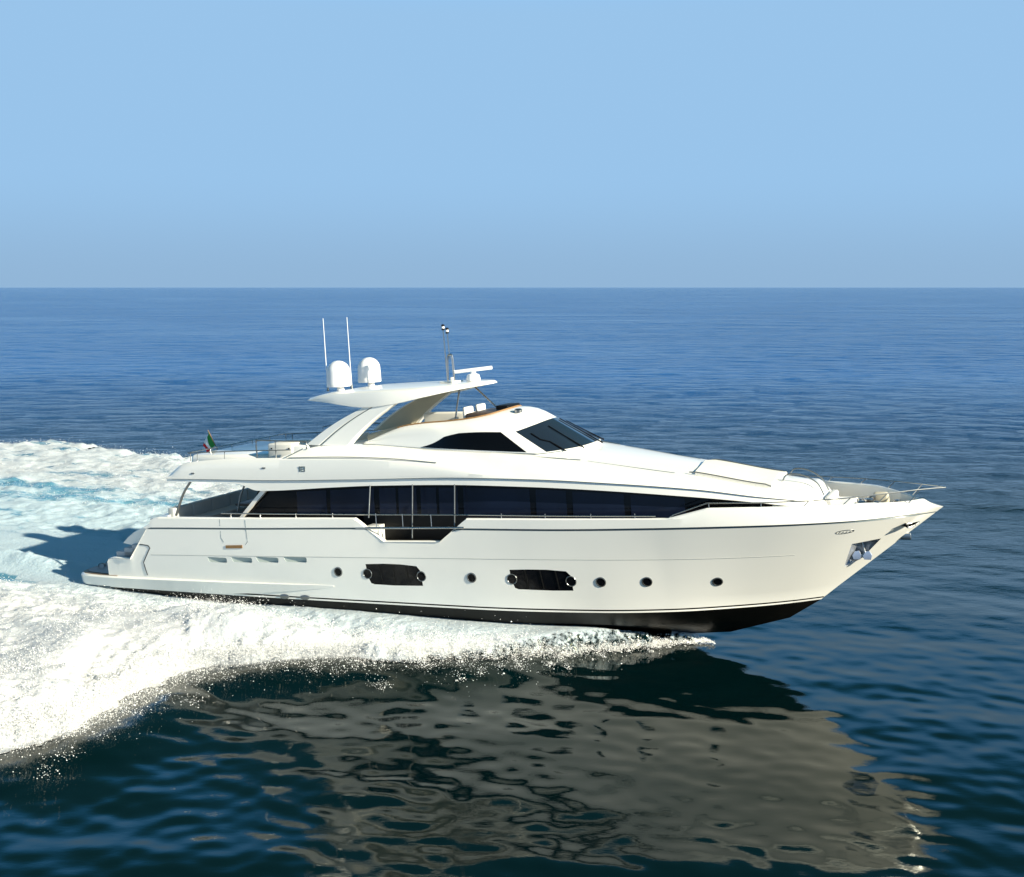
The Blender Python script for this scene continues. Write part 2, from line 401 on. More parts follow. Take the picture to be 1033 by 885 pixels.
# door seams in the hull side, teak step, panel lines
def hull_line(pts, off=.004, r=.008, n=6):
    out = []
    for a, b in zip(pts[:-1], pts[1:]):
        for k in range(n):
            t = k/n; x = a[0]+(b[0]-a[0])*t; z = a[1]+(b[1]-a[1])*t; out.append((x, z))
    out.append(pts[-1])
    return [(x, -(hull_y(x, z)+off), z) for x, z in out]
bm = bmesh.new()
tube(bm, hull_line([(3.42, 1.66), (3.80, 1.63), (3.88, 1.55), (3.52, 1.03), (3.62, .58)], 0), .017, 6)
part('door_seam', bm, RUBBER)
bm = bmesh.new()
tube(bm, hull_line([(7.0, 2.62), (7.02, 2.0), (7.12, 1.86)], 0), .007, 5); part('side_gate_seam', bm, GROOVE)
bm = bmesh.new(); tube(bm, hull_line([(8.05, 2.62), (8.1, 1.9), (8.0, 1.80)], 0), .007, 5); part('side_gate_seam', bm, GROOVE)
for s_ in (-1, 1):
    bm = bmesh.new(); prism(bm, [(7.2, 1.66), (7.88, 1.69), (7.88, 1.79), (7.2, 1.76)], lambda x, z: s_*(hull_y(x, z)-.02), lambda x, z: s_*(hull_y(x, z)+.02))
    part('teak_step', bm, TEAK)

for s_ in (-1, 1):
    bm = bmesh.new(); fz_ = rows_def[7][3]
    tube(bm, [(x, s_*(hull_y(x, float(fz_(x)))+.001), float(fz_(x))) for x in np.linspace(3.9, 25.6, 70)], .0075, 5); part('knuckle_line', bm, mat('knuckle_shade_grey', (.42, .43, .40), .5) if 'knuckle_shade_grey' not in bpy.data.materials else bpy.data.materials['knuckle_shade_grey'])  # grey line painted in for the shading along the knuckle crease
# portholes and the tinted cabin window glass
for x, z in [(11.53, 1.05), (16.2, 1.04), (20.19, 1.0), (21.51, 1.01), (23.43, .97)]:
    for s_ in (-1, 1):
        bm = bmesh.new(); y = hull_y(x, z); dz = (hull_y(x, z+.1)-hull_y(x, z-.1))/.2; dx = (hull_y(x+.1, z)-hull_y(x-.1, z))/.2
        nrm = Vector((-dx, s_*1, 0)); nrm.z = -dz; nrm.normalize()
        rot = nrm.to_track_quat('Z', 'Y').to_matrix().to_4x4(); M = Matrix.Translation((x, s_*y, z)) @ rot
        lathe(bm, [(.155, -.03), (.155, .012), (.145, .02), (.125, .02), (.12, .006), (.12, -.03)], seg=28)
        for v in bm.verts: v.co = M @ v.co
        ph = part('porthole', bm, DSTEEL)
        bm = bmesh.new(); lathe(bm, [(.121, -.02), (.121, .008)], seg=28)
        for v in bm.verts: v.co = M @ v.co
        part('pane', bm, GLASS, ph)
for Wp, circ in ((WA, [(12.60, 1.03), (14.50, 1.02)]), (WB, [(17.50, 1.04), (19.31, 1.01)])):
    for s_ in (-1, 1):
        bm = bmesh.new()
        prism(bm, Wp, lambda x, z: s_*(hull_y(x, z)-.06), lambda x, z: s_*(hull_y(x, z)-.022))
        cw = part('cabin_window', bm, GLASS)
        x0 = Wp[0][0]
        for k in range(1, 4):
            xx = x0+k*.47
            bm = bmesh.new(); prism(bm, [(xx, .74), (xx+.035, .74), (xx-.03, 1.33), (xx-.065, 1.33)], lambda x, z: s_*(hull_y(x, z)-.03), lambda x, z: s_*(hull_y(x, z)-.012))
            part('mullion', bm, RUBBER, cw)
        for (cx, cz) in circ:
            bm = bmesh.new(); y = hull_y(cx, cz)
            tube(bm, [(cx+.15*math.cos(a), s_*(hull_y(cx+.15*math.cos(a), cz+.15*math.sin(a))+.004), cz+.15*math.sin(a)) for a in np.linspace(0, 2*math.pi, 25)], .014, 6)
            fr = part('port_ring', bm, DSTEEL, cw)
            bm = bmesh.new(); lathe(bm, [(.145, -.04), (.145, .008)], seg=24, axis='Y')
            for v in bm.verts: v.co = (v.co.x+cx, s_*(hull_y(v.co.x+cx, v.co.z+cz)+(v.co.y if v.co.y < 0 else .006)), v.co.z+cz)
            part('port_pane', bm, GLASS, cw)
# exhaust / stabiliser fittings just above the boot line
for x, z in ((9.35, .14), (10.15, .15)):
    for s_ in (-1, 1):
        bm = bmesh.new(); lathe(bm, [(.14, -.02), (.14, .03), (.08, .05)], seg=20, axis='Y')
        for v in bm.verts: v.co = (v.co.x*1.35+x, s_*(hull_y(x, z)+v.co.y), v.co.z*.55+z)
        part('exhaust_outlet', bm, DSTEEL)

# side opening: gate rail across, inner cheek
for s_ in (-1, 1):
    bm = bmesh.new(); tube(bm, [(x, s_*(3.36-.02), 2.12+.0275*(x-0)) for x in (12.3, 13.5, 15, 16.1)], .035, 8)
    part('opening_bar', bm, STEEL)
    bm = bmesh.new(); box(bm, 12.55, 12.98, min(s_*2.72, s_*3.11), max(s_*2.72, s_*3.11), 1.9, 2.50, .02); part('bulwark_return', bm, GEL)
    bm = bmesh.new(); box(bm, 12.2, 16.6, min(s_*2.64, s_*2.70), max(s_*2.64, s_*2.70), 1.9, 2.78, .005); part('side_panel', bm, RUBBER)
    bm = bmesh.new(); box(bm, 12.99, 16.2, min(s_*2.72, s_*3.2), max(s_*2.72, s_*3.2), 1.94, 2.0, .005); part('door_mat', bm, RUBBER)
    for xx, zb in ((13.25, 2.1), (14.35, 2.5), (15.3, 2.5)):
        pass
    for xx in (13.0, 13.95, 14.95):
        bm = bmesh.new(); tube(bm, [(xx, s_*3.26, 2.92), (xx+.03, s_*3.3, 2.5)], .012, 6); part('gate_stanchion', bm, STEEL)

# fairleads near the bow
for x, z, a in ((26.98, 2.40, .02), (28.60, 2.44, .05)):
    for s_ in (-1, 1):
        bm = bmesh.new(); pts = []
        for k in range(25):
            t = 2*math.pi*k/24; xx = x+.23*math.cos(t); zz = z+a*math.cos(t)+.05*math.sin(t)
            pts.append((xx, s_*(hull_y(xx, zz)+.004), zz))
        tube(bm, pts, .015, 6, caps=False)
        fl = part('fairlead', bm, STEEL)
        bm = bmesh.new()
        q = [(x+.2*math.cos(t), z+a*math.cos(t)+.038*math.sin(t)) for t in np.linspace(0, 2*math.pi, 16, endpoint=False)]
        prism(bm, q, lambda x, z: s_*(hull_y(x, z)-.03), lambda x, z: s_*(hull_y(x, z)+.006)); part('fairlead_mouth', bm, RUBBER, fl)
        for k in range(4):
            bm = bmesh.new(); xx = x-.13+k*.085; tube(bm, [(xx, s_*(hull_y(xx, z)+.006), z-.03), (xx+.02, s_*(hull_y(xx, z)+.006), z+.03)], .011, 6)
            part('roller', bm, STEEL, fl)
# bow roller under the stem
bm = bmesh.new(); box(bm, 28.25, 28.55, -.07, .07, 1.90, 2.08, .02, None); br = part('bow_eye', bm, STEEL)

# anchors stowed in the pockets
for s_, nm in ((-1, 'polished steel anchor folded in the pocket at the bow'),):
    e = root_on('anchor', (27.3, s_*(hull_y(27.3, 1.5)-.27), 1.52), nm, 'anchor')
    k_ = Matrix.Identity(4)
    bm = bmesh.new(); tube(bm, [(.03, 0, .02), (-.03, -s_*.02, .42)], [.035, .028], 8); a1 = obj('shank', bm, STEEL, e)
    for dx in (-.19, .10):
        bm = bmesh.new()
        rows = [[(dx-.09, s_*.04, -.10), (dx+.09, s_*.04, -.10), (dx+.09, s_*.10, -.10), (dx-.09, s_*.10, -.10)],
                [(dx-.13, s_*.02, .0), (dx+.13, s_*.02, .02), (dx+.12, s_*.10, .02), (dx-.12, s_*.10, .0)],
                [(dx-.05, s_*.05, .12), (dx+.07, s_*.05, .14), (dx+.06, s_*.08, .14), (dx-.04, s_*.08, .12)]]
        v_ = grid(bm, rows, close_v=True); bm.faces.new(v_[0]); bm.faces.new(v_[-1][::-1])
        obj('fluke', bm, mat('galvanised', (.55, .6, .72), .3, metal=.6) if 'galvanised' not in bpy.data.materials else bpy.data.materials['galvanised'], e)
    bm = bmesh.new(); lathe(bm, [(.07, -.05), (.07, .05)], seg=16, axis='Y'); obj('crown_pin', bm, STEEL, e)

# ---------------------------------------------------------------- deckhouse with the black glass band
gw = pchip([7.2, 16, 20, 22, 24, 25.2, 25.7], [2.55, 2.55, 2.35, 2.1, 1.74, 1.35, 1.0])
zE = pchip([7.2, 8.3, 11.2, 12.7, 15.7, 18, 20, 22.9, 24.7, 25.5, 26.4], [3.33, 3.45, 3.60, 3.67, 3.72, 3.68, 3.59, 3.37, 3.17, 3.06, 2.95])
bm = bmesh.new(); rows = []
XS = list(np.linspace(8.05, 25.7, 90))
for X in XS:
    w_ = gw(X); zt = zE(X)+.06
    xb = X-(1.0 if X < 8.1 else 0)
    rows.append([(xb if False else X, -w_-.06, 1.9), (X, -w_, zt), (X, w_, zt), (X, w_+.06, 1.9)])
rows[0] = [(7.15, -2.6, 1.9), (8.05, -2.55, zE(8.05)+.06), (8.05, 2.55, zE(8.05)+.06), (7.15, 2.6, 1.9)]
vs = grid(bm, rows, close_v=True); bm.faces.new(vs[0]); bm.faces.new(vs[-1][::-1])
dh = part('deckhouse_glass', bm, GLASS)
# mullions and bluish panes
def mull(x, wd, m, nm, par, off=.012, zlow=2.5):
    for s_ in (-1, 1):
        bm = bmesh.new(); prism(bm, [(x-wd/2, zlow), (x+wd/2, zlow), (x+wd/2, zE(x)+.03), (x-wd/2, zE(x)+.03)],
            lambda xx, z: s_*(gw(xx)-.05), lambda xx, z: s_*(gw(xx)+.065-.06*(z-1.9)/1.8+off)); part(nm, bm, m, par)
PANE = mat('salon_pane', (.006, .010, .024), .12, spec=.25, noise=.6, nscale=.9)
edges = [(9.2, 11.25), (11.45, 13.2), (13.45, 14.15), (14.3, 14.9), (15.1, 15.7), (15.85, 16.4), (16.65, 18.7), (18.95, 20.0), (20.25, 22.0), (22.2, 24.0)]
def conv(px): return None
for a, b in [(9.6, 10.75), (10.9, 12.55), (12.75, 13.35), (13.45, 14.1), (14.25, 14.8), (14.9, 15.55), (15.75, 17.95), (18.15, 19.1), (19.3, 20.85), (21.05, 22.6)]:
    for s_ in (-1, 1):
        bm = bmesh.new(); n = 8; rows = []
        for i in range(n+1):
            x = a+(b-a)*i/n
            rows.append([(x, s_*(gw(x)+.065-.06*(z-1.9)/1.8+.006), z) for z in (2.72, zE(x)-.08)])
        rows2 = [[(x, y-s_*.02, z) for x, y, z in r] for r in rows]
        ra = [r+rr[::-1] for r, rr in zip(rows, rows2)]
        v_ = grid(bm, ra, close_v=True); bm.faces.new(v_[0]); bm.faces.new(v_[-1][::-1])
        part('window_pane', bm, PANE, dh)
for x in (12.65, 14.18, 15.65):
    for s_ in (-1, 1):
        bm = bmesh.new(); tube(bm, [(x, s_*2.93, zE(x)+.08), (x, s_*3.12, 2.15 if x > 13 else 2.75)], .020, 6)
        part('side_post', bm, DSTEEL)
# aft slanted white post of the saloon
for s_ in (-1, 1):
    bm = bmesh.new(); prism(bm, [(7.20, 2.45), (7.32, 2.45), (8.5, 3.50), (8.28, 3.50)], s_*2.60, s_*2.72); part('aft_pillar', bm, GEL)

# ---------------------------------------------------------------- upper works
# full width fascia band above the glass, blade shaped bulwark of the flybridge, coachroof forward
zS = pchip([4.46, 7, 8.3, 12, 15.7, 18.3, 20.1, 23, 24.6, 25.6, 26.3], [3.89, 3.88, 3.87, 3.92, 4.0, 3.95, 3.86, 3.62, 3.38, 3.22, 3.02])
yS = pchip([4.46, 12, 16, 18.3, 20.1, 22, 24, 25.2, 25.9, 26.3], [2.92, 2.92, 2.90, 2.80, 2.68, 2.45, 2.06, 1.70, 1.25, .75])
zEE = pchip([4.46, 7.4, 8.3, 11.2, 12.7, 15.7, 18, 20, 22.9, 24.7, 25.5, 26.3], [3.78, 3.74, 3.50, 3.64, 3.71, 3.76, 3.71, 3.62, 3.39, 3.18, 3.05, 2.9])
# blade
zT = pchip([4.46, 4.7, 5.1, 5.6, 8, 12, 13.5, 15, 16.25, 17.2, 17.6], [3.93, 4.12, 4.36, 4.46, 4.58, 4.60, 4.54, 4.42, 4.26, 4.10, 4.02])
eY = pchip([9.2, 10.5, 12, 14.2, 17, 18, 20, 21.5, 23, 24.5, 25.4, 25.9, 26.3], [2.74, 2.5, 2.36, 2.28, 2.25, 2.15, 1.9, 1.65, 1.38, 1.25, 1.05, .75, .4])
eZ = pchip([9.2, 9.6, 10.5, 12, 14.2, 16, 17, 18, 20, 21.5, 23, 24.5, 25.4, 25.9, 26.3], [4.62, 4.74, 4.92, 4.90, 4.78, 4.70, 4.64, 4.56, 4.28, 4.06, 3.84, 3.57, 3.45, 3.34, 3.08])
cZ = pchip([16.4, 18, 19.5, 21, 22.7, 24, 25.2, 25.8, 26.1, 26.3], [4.72, 4.66, 4.50, 4.30, 4.06, 3.84, 3.64, 3.56, 3.40, 3.12])
# (a) fly deck slab + blade (aft), both sides in one closed section
bm = bmesh.new(); rows = []
xsA = sorted(set(list(np.round(np.linspace(4.46, 9.2, 30), 3))+[4.7, 4.58, 5.1]))
for X in xsA:
    y = yS(X); t = max(0.0, min(1, (X-4.46)/.25))
    top = zT(X); ye = y-.0*t
    half = [(0, zEE(X)), (y-.35, zEE(X)), (y-.02, zEE(X)+.01), (y-.035, zS(X)-.02), (y+.02, zS(X)), (y+.03, (zS(X)+top)/2), (y-.03, top-.06), (y-.09, top), (y-.2, top-.01), (y-.26, min(4.0, top-.02)), (0, min(4.0, top-.02))]
    rows.append([(X, -a, b) for a, b in half]+[(X, a, b) for a, b in half[-2:0:-1]])
vs = grid(bm, rows, close_v=True); bm.faces.new(vs[0]); bm.faces.new(vs[-1][::-1])
part('flybridge_deck', bm, GEL, smooth=35)
# (b) mid upper works with a well (X 9.2 - 16.6), (c) coachroof forward of it, both from the same outer profile
def outer_half(X):
    y = yS(X); ey = min(eY(X), y-.05); ez = eZ(X); k = float(np.interp(X, [9.2, 10.2], [0, 1]))
    top = zT(X); B1 = [(y+.03, (zS(X)+top)/2), (y-.03, top-.06), (y-.10, top), (y-.22*k-.14*(1-k), top), (ey+.10*k, top+(ez-top)*.55), (ey, ez-.01), (ey-.10*k-.02, ez)]
    zs = zS(X); f = lambda t, u: (y-.02+(ey-y)*t, zs+(ez-zs)*u)
    if X > 25.3: B2 = [f(.02, .15), f(.05, .32), f(.1, .45), f(.2, .6), f(.5, .84), f(.85, .97), (ey-.04, ez)]
    else: B2 = [f(.02, .14), f(.06, .26), f(.14, .38), f(.26, .52), f(.55, .78), f(.88, .96), (ey-.08, ez)]
    w = float(sstep_(15.4, 18.6, X))
    base = [(0, zEE(X)), (max(y-.35, .1), zEE(X)), (y-.02, zEE(X)+.01), (y-.035, zS(X)-.02), (y+.02, zS(X))]
    return base+[(a[0]*(1-w)+b[0]*w, a[1]*(1-w)+b[1]*w) for a, b in zip(B1, B2)]
def sstep_(a, b, x): t = min(1, max(0, (x-a)/(b-a))); return t*t*(3-2*t)
bm = bmesh.new(); rows = []
for X in np.linspace(9.2, 16.6, 60):
    iy = float(np.interp(X, [9.2, 9.8, 11.5, 16.6], [2.66, 2.1, 1.75, 1.6])); half = outer_half(X); ez = half[-1][1]
    half = half+[(iy, ez), (iy-.02, 4.0), (0, 4.0)]
    rows.append([(X, -a, b) for a, b in half]+[(X, a, b) for a, b in half[-2:0:-1]])
vs = grid(bm, rows, close_v=True); bm.faces.new(vs[0]); bm.faces.new(vs[-1][::-1])
part('upper_superstructure', bm, GEL, smooth=35)
bm = bmesh.new(); rows = []
for X in list(np.linspace(16.6, 25.4, 60))+[25.6, 25.75, 25.9, 26.0, 26.1, 26.2, 26.3]:
    half = outer_half(X); ey, ez = half[-1]; cz = max(cZ(X), ez)
    half = half+[(ey*.5, ez+(cz-ez)*.75), (0, cz)]
    rows.append([(X, -a, b) for a, b in half]+[(X, a, b) for a, b in half[-2:0:-1]])
# rounded nose down to the deck
vs = grid(bm, rows, close_v=True); bm.faces.new(vs[0]); bm.faces.new(vs[-1][::-1])
part('coachroof', bm, GEL, smooth=50)
# nose of the coachroof standing on the foredeck
bm = bmesh.new(); rows = []
for i, X in enumerate(np.linspace(25.0, 26.62, 22)):
    t = i/21; hw = 1.35*(1-t**2.2)**.5+.15; zt = float(np.interp(X, [25, 25.9, 26.1, 26.3, 26.45, 26.62], [3.4, 3.42, 3.3, 3.12, 2.95, 2.6]))
    rows.append([(X, -hw-.1, 2.2), (X, -hw, zt-.12), (X, -hw+.12, zt), (X, 0, zt+.03), (X, hw-.12, zt), (X, hw, zt-.12), (X, hw+.1, 2.2)])
vs = grid(bm, rows, close_v=True); bm.faces.new(vs[0]); bm.faces.new(vs[-1][::-1])
part('coachroof_nose', bm, GEL, smooth=50)
# dark fascia joint and upper styling grooves
for s_ in (-1, 1):
    bm = bmesh.new()
    tube(bm, [(X, s_*(yS(X)-.012), zS(X)-.012) for X in np.linspace(4.7, 25.6, 60)], .011, 5); part('fascia_joint', bm, GROOVE)
    bm = bmesh.new()
    tube(bm, smooth_path([(9.55, s_*2.86, 4.60), (11.5, s_*2.87, 4.625), (13.4, s_*2.86, 4.57), (15.0, s_*2.82, 4.44)], 8), .014, 5); part('styling_groove', bm, GROOVE)
    bm = bmesh.new(); tube(bm, smooth_path([(17.2, s_*2.2, 4.585), (18.6, s_*2.1, 4.49), (19.4, s_*1.86, 4.40)], 8), .012, 5); part('roof_groove', bm, GROOVE)
    bm = bmesh.new(); tube(bm, [(X, s_*float(np.interp(X, [19.6, 22.2], [1.78, 1.50])), eZ(X)+.012) for X in np.linspace(19.6, 22.2, 16)], .008, 5); part('hatch_seam', bm, GROOVE)

# emblem on the side: letters in small dark bars
for s_ in (-1, 1):
    bm = bmesh.new(); x0, z0 = 10.0, 4.16
    def bar(xa, xb, za, zb): prism(bm, [(x0+xa, z0+za), (x0+xb, z0+za), (x0+xb, z0+zb), (x0+xa, z0+zb)], s_*(2.90), s_*(2.957))
    bar(0, .04, 0, .17)
    bar(.07, .23, 0, .03); bar(.07, .23, .07, .10); bar(.07, .23, .14, .17); bar(.07, .10, .03, .14); bar(.205, .235, .025, .145)
    part('emblem', bm, GROOVE)

# ---------------------------------------------------------------- pilothouse
Bp = [(11.8, 1.85, 4.93), (13, 1.97, 4.86), (14.23, 2.05, 4.79), (15, 2.08, 4.75), (16.2, 2.08, 4.69), (17.76, 2.02, 4.62), (18.22, 1.9, 4.61), (18.9, 1.3, 4.65), (19.12, .7, 4.66), (19.2, 0, 4.67)]
Mp = [(11.85, 1.84, 4.95), (13.15, 1.90, 5.13), (14.5, 1.94, 5.20), (15.1, 1.92, 5.24), (16.0, 1.88, 5.27), (16.78, 1.80, 5.25), (17.09, 1.64, 5.24), (17.5, 1.1, 5.38), (17.7, .55, 5.47), (17.76, 0, 5.50)]
Tp = [(11.95, 1.78, 5.0), (13.05, 1.72, 5.40), (13.9, 1.66, 5.53), (14.8, 1.60, 5.58), (15.6, 1.50, 5.65), (16.1, 1.22, 5.73), (16.35, .86, 5.80), (16.5, .45, 5.85), (16.56, .2, 5.87), (16.58, 0, 5.88)]
ND = 6
def dens(L): return smooth_path(L, ND)
B_, M_, T_ = dens(Bp), dens(Mp), dens(Tp)
def psurf(i, t):
    b, m = B_[i], M_[i]; p = b.lerp(m, t); return p
def full(f): # mirrored list starboard -> centre -> port
    n = len(B_); a = [f(i) for i in range(n)]
    st_ = [Vector((p.x, -p.y, p.z)) for p in a]; return st_+[Vector((p.x, p.y, p.z)) for p in a[-2::-1]]
rows = []
rows.append(full(lambda i: B_[i]+Vector((0, 0, -.35))))
for t in (0, .25, .5, .75, 1): rows.append(full(lambda i, t=t: psurf(i, t)))
for t in (.12, .3, .5, .7, .88, 1):
    def fr(i, t=t):
        p = M_[i].lerp(T_[i], t); d = (T_[i]-M_[i]).length; p.z += .10*d*math.sin(math.pi*t)*.9; p.y += .05*math.sin(math.pi*t)*(1 if i < 6*ND else .3); return p
    rows.append(full(fr))
rows.append(full(lambda i: T_[i]+Vector((-.05 if i > 4*ND else 0, -min(.06, T_[i].y), .0))))
rows.append(full(lambda i: T_[i]+Vector((-.10 if i > 4*ND else 0, -min(.10, T_[i].y), -.9 if i > 8 else -.3))))
bm = bmesh.new(); grid(bm, rows)
pil = part('pilothouse', bm, GEL, smooth=30)
def patch(name, i0, i1, t0f, t1f, m, mirror, par, off=.012, th_=.02):
    for s_ in ((-1, 1) if not mirror else (0,)):
        bm = bmesh.new(); rows = []
        if mirror:
            idx = list(range(i0, len(B_))); seq = [(i, -1) for i in idx]+[(i, 1) for i in idx[-2::-1]]
        else: seq = [(i, s_) for i in range(i0, i1+1)]
        for i, sg in seq:
            b, m2 = B_[i], M_[i]; j = min(i+1, len(B_)-1); h = max(i-1, 0)
            tan = (B_[j]-B_[h]); nn = tan.cross(m2-b).normalized()
            if nn.y < 0 and i < 6*ND: nn = -nn
            if nn.x < 0 and i >= 6*ND: nn = -nn
            u = i
            r = []
            for t in np.linspace(t0f(u), t1f(u), 5):
                p = b.lerp(m2, t)+nn*off; r.append(Vector((p.x, sg*p.y, p.z)))
            for t in np.linspace(t1f(u), t0f(u), 5):
                p = b.lerp(m2, t)-nn*th_; r.append(Vector((p.x, sg*p.y, p.z)))
            rows.append(r)
        v_ = grid(bm, rows, close_v=True); bm.faces.new(v_[0]); bm.faces.new(v_[-1][::-1])
        part(name, bm, m, par, smooth=30)
i0 = int(2*ND)-1; i1 = 5*ND
patch('side_window', i0, i1, lambda i: .05, lambda i: float(np.interp(i, [i0, i0+5, i0+9, i1], [.06, .8, .98, 1.0])), GLASS, False, pil)
patch('windscreen', 6*ND+1, None, lambda i: .03, lambda i: .97, GLASSB, True, pil)
# dark dashed joint under the pilothouse
for s_ in (-1, 1):
    bm = bmesh.new(); tube(bm, [(p.x, s_*(p.y+.012), p.z-.01) for p in B_[:7*ND]], .014, 5); part('base_joint', bm, GROOVE, pil)
# wood rim on the flybridge coaming
bm = bmesh.new()
seq = [Vector((p.x, -p.y+.03, p.z+.012)) for p in T_[6:]]+[Vector((p.x, p.y-.03, p.z+.012)) for p in T_[-2:5:-1]]
tube(bm, seq, .035, 6); part('teak_rim', bm, TEAK)
# wipers
def wiper(i, sg, t0, t1, di):
    bm = bmesh.new(); pts = []
    for k in range(7):
        t = t0+(t1-t0)*k/6; ii = min(len(B_)-1, max(0, int(round(i+di*k/6))))
        p = B_[ii].lerp(M_[ii], t); pts.append((p.x+.03, sg*p.y, p.z+.03))
    tube(bm, pts, [.024]*3+[.018]*4, 5); part('wiper', bm, RUBBER)
wiper(6*ND+4, -1, -.06, .75, -1); wiper(7*ND+4, -1, -.06, .8, 0); wiper(7*ND+1, 1, -.06, .8, 2); wiper(8*ND+2, 1, -.08, .9, 0); wiper(6*ND+3, 1, -.08, .85, 1)
# search lamp on the pilothouse roof
bm = bmesh.new(); lathe(bm, [(.10, 0), (.06, .03), (.05, .12), (.12, .14), (.13, .22), (.08, .26)], (16.95, -.75, 5.62)); part('search_lamp', bm, STEEL)

# flybridge furniture seen through the opening
def cushion(name, b, m, label, cat, group=None, bev=.05):
    bm = bmesh.new(); box(bm, *b, bev); return rest(name, bm, m, label, cat, group)
bm = bmesh.new(); box(bm, 15.1, 16.25, -.9, 1.1, 4.0, 5.76, .08); hc = part('helm_console', bm, BROWN)
bm = bmesh.new(); box(bm, 15.85, 16.3, -.1, .9, 5.78, 5.93, .04); part('dash_hood', bm, RUBBER, hc)
for k, (yy, lab) in enumerate(((-.2, 'white helm seat on the flybridge beside the near steel strut'), (.75, 'white helm seat on the flybridge on the far side of the console'))):
    e = root_on('helm_seat', (15.2, yy, 4.0), lab, 'seat', 'helm seats on the flybridge')
    bm = bmesh.new(); box(bm, -.3, .3, -.3, .3, 1.2, 1.4, .06); obj('cushion', bm, DECKW, e)
    bm = bmesh.new(); box(bm, -.38, -.24, -.3, .3, 1.35, 1.93, .06); obj('backrest', bm, DECKW, e)
    bm = bmesh.new(); lathe(bm, [(.08, 0), (.08, 1.22)]); obj('pedestal', bm, STEEL, e)
e = root_on('flybridge_sofa', (13.3, .9, 4.0), 'cream sofa along the coaming of the flybridge ahead of the arch', 'sofa')
bm = bmesh.new(); box(bm, -.9, .9, -.2, .5, 0, 1.25, .08); obj('seat', bm, CREAM, e)
bm = bmesh.new(); box(bm, -.9, 1.4, .35, .6, .9, 1.62, .07); obj('backrest', bm, CREAM, e)

# ---------------------------------------------------------------- hardtop and arch
hw = pchip([9.70, 10.2, 11, 12.5, 13.8, 14.7, 15.3, 15.65, 15.8], [1.82, 1.95, 2.05, 2.1, 1.98, 1.65, 1.15, .6, .08])
hzt = pchip([9.70, 10.2, 11, 12.5, 14.5, 15.8], [6.50, 6.60, 6.68, 6.72, 6.75, 6.76])
hze = pchip([9.70, 10.4, 12.1, 13.2, 14.2, 15.1, 15.8], [6.38, 6.32, 6.12, 6.22, 6.40, 6.56, 6.66])
bm = bmesh.new(); rows = []
for X in sorted(set(list(np.round(np.linspace(9.70, 15.8, 44), 3))+[9.74, 9.80, 15.72, 15.76])):
    w_ = hw(X); zt = hzt(X); ze = min(hze(X), zt-.07); zb = max(ze, zt-.22)
    k = min(1, w_/1.0)
    half = [(0, zt), (w_*.6, zt-.015), (w_-.16*k, zt-.05), (w_-.05*k, zt-.10), (w_, (zt-.13+ze)/2+.03 if zt-.13 > ze else ze+.02), (w_-.01*k, ze+.01), (w_-.05*k, ze), (w_-.13*k, ze+.01), (w_*.86, zb), (0, zb)]
    rows.append([(X, -a, b) for a, b in half]+[(X, a, b) for a, b in half[-2:0:-1]])
vs = grid(bm, rows, close_v=True); bm.faces.new(vs[0]); bm.faces.new(vs[-1][::-1])
ht = part('hardtop', bm, GEL, smooth=40)
for s_ in (-1, 1):
    L = smooth_path([(9.85, 0, 4.95), (10.55, 0, 5.42), (11.25, 0, 5.80), (12.15, 0, 6.2)], 6)
    Rr = smooth_path([(11.50, 0, 4.90), (11.95, 0, 5.35), (12.55, 0, 5.82), (13.35, 0, 6.32)], 6)
    bm = bmesh.new(); rows = []
    for a, b in zip(L, Rr):
        yo = float(np.interp(a.z, [4.95, 6.2], [2.28, 2.02])); r = []
        g = a.lerp(b, .34)
        for q, yy in ((a, yo-.04), (a.lerp(b, .30), yo), (g, yo-.035), (a.lerp(b, .38), yo), (b.lerp(a, .04), yo), (b, yo-.04), (b, yo-.24), (a, yo-.24)): r.append((q.x, s_*yy, q.z))
        rows.append(r)
    v_ = grid(bm, rows, close_v=True); bm.faces.new(v_[0]); bm.faces.new(v_[-1][::-1])
    ar = part('arch_leg', bm, GEL, smooth=35)
    bm = bmesh.new(); tube(bm, [(a.lerp(b, .34).x, s_*(float(np.interp(a.z, [4.95, 6.2], [2.28, 2.02]))-.015), a.lerp(b, .34).z) for a, b in zip(L, Rr)], .014, 5); part('arch_groove', bm, GROOVE, ar)
    # tan skin on the arch leg's inner face, its shade put into colour
    bm = bmesh.new(); rows = []
    for a, b in zip(L, Rr):
        yo = float(np.interp(a.z, [4.95, 6.2], [2.28, 2.02])); a2 = a.lerp(b, .08); b2 = b.lerp(a, .06)
        rows.append([(a2.x, s_*(yo-.238), a2.z), (b2.x, s_*(yo-.238), b2.z), (b2.x, s_*(yo-.26), b2.z), (a2.x, s_*(yo-.26), a2.z)])
    v_ = grid(bm, rows, close_v=True); bm.faces.new(v_[0]); bm.faces.new(v_[-1][::-1]); part('arch_shade', bm, BEIGE, ar)
    # slanted base step of the arch with its groove
    bm = bmesh.new(); tube(bm, [(9.45, s_*2.86, 4.62), (9.95, s_*2.60, 4.86)], .018, 5); part('base_groove', bm, GROOVE, ar)
# steel struts between hardtop and coaming
for y0, y1, xt, xb, zb in ((-.45, -1.2, 14.75, 14.9, 5.55), (.35, .3, 14.9, 15.7, 5.85)):
    bm = bmesh.new(); tube(bm, [(xt, y0, 6.55), (xb, y1, zb)], .03, 8); part('strut', bm, STEEL)
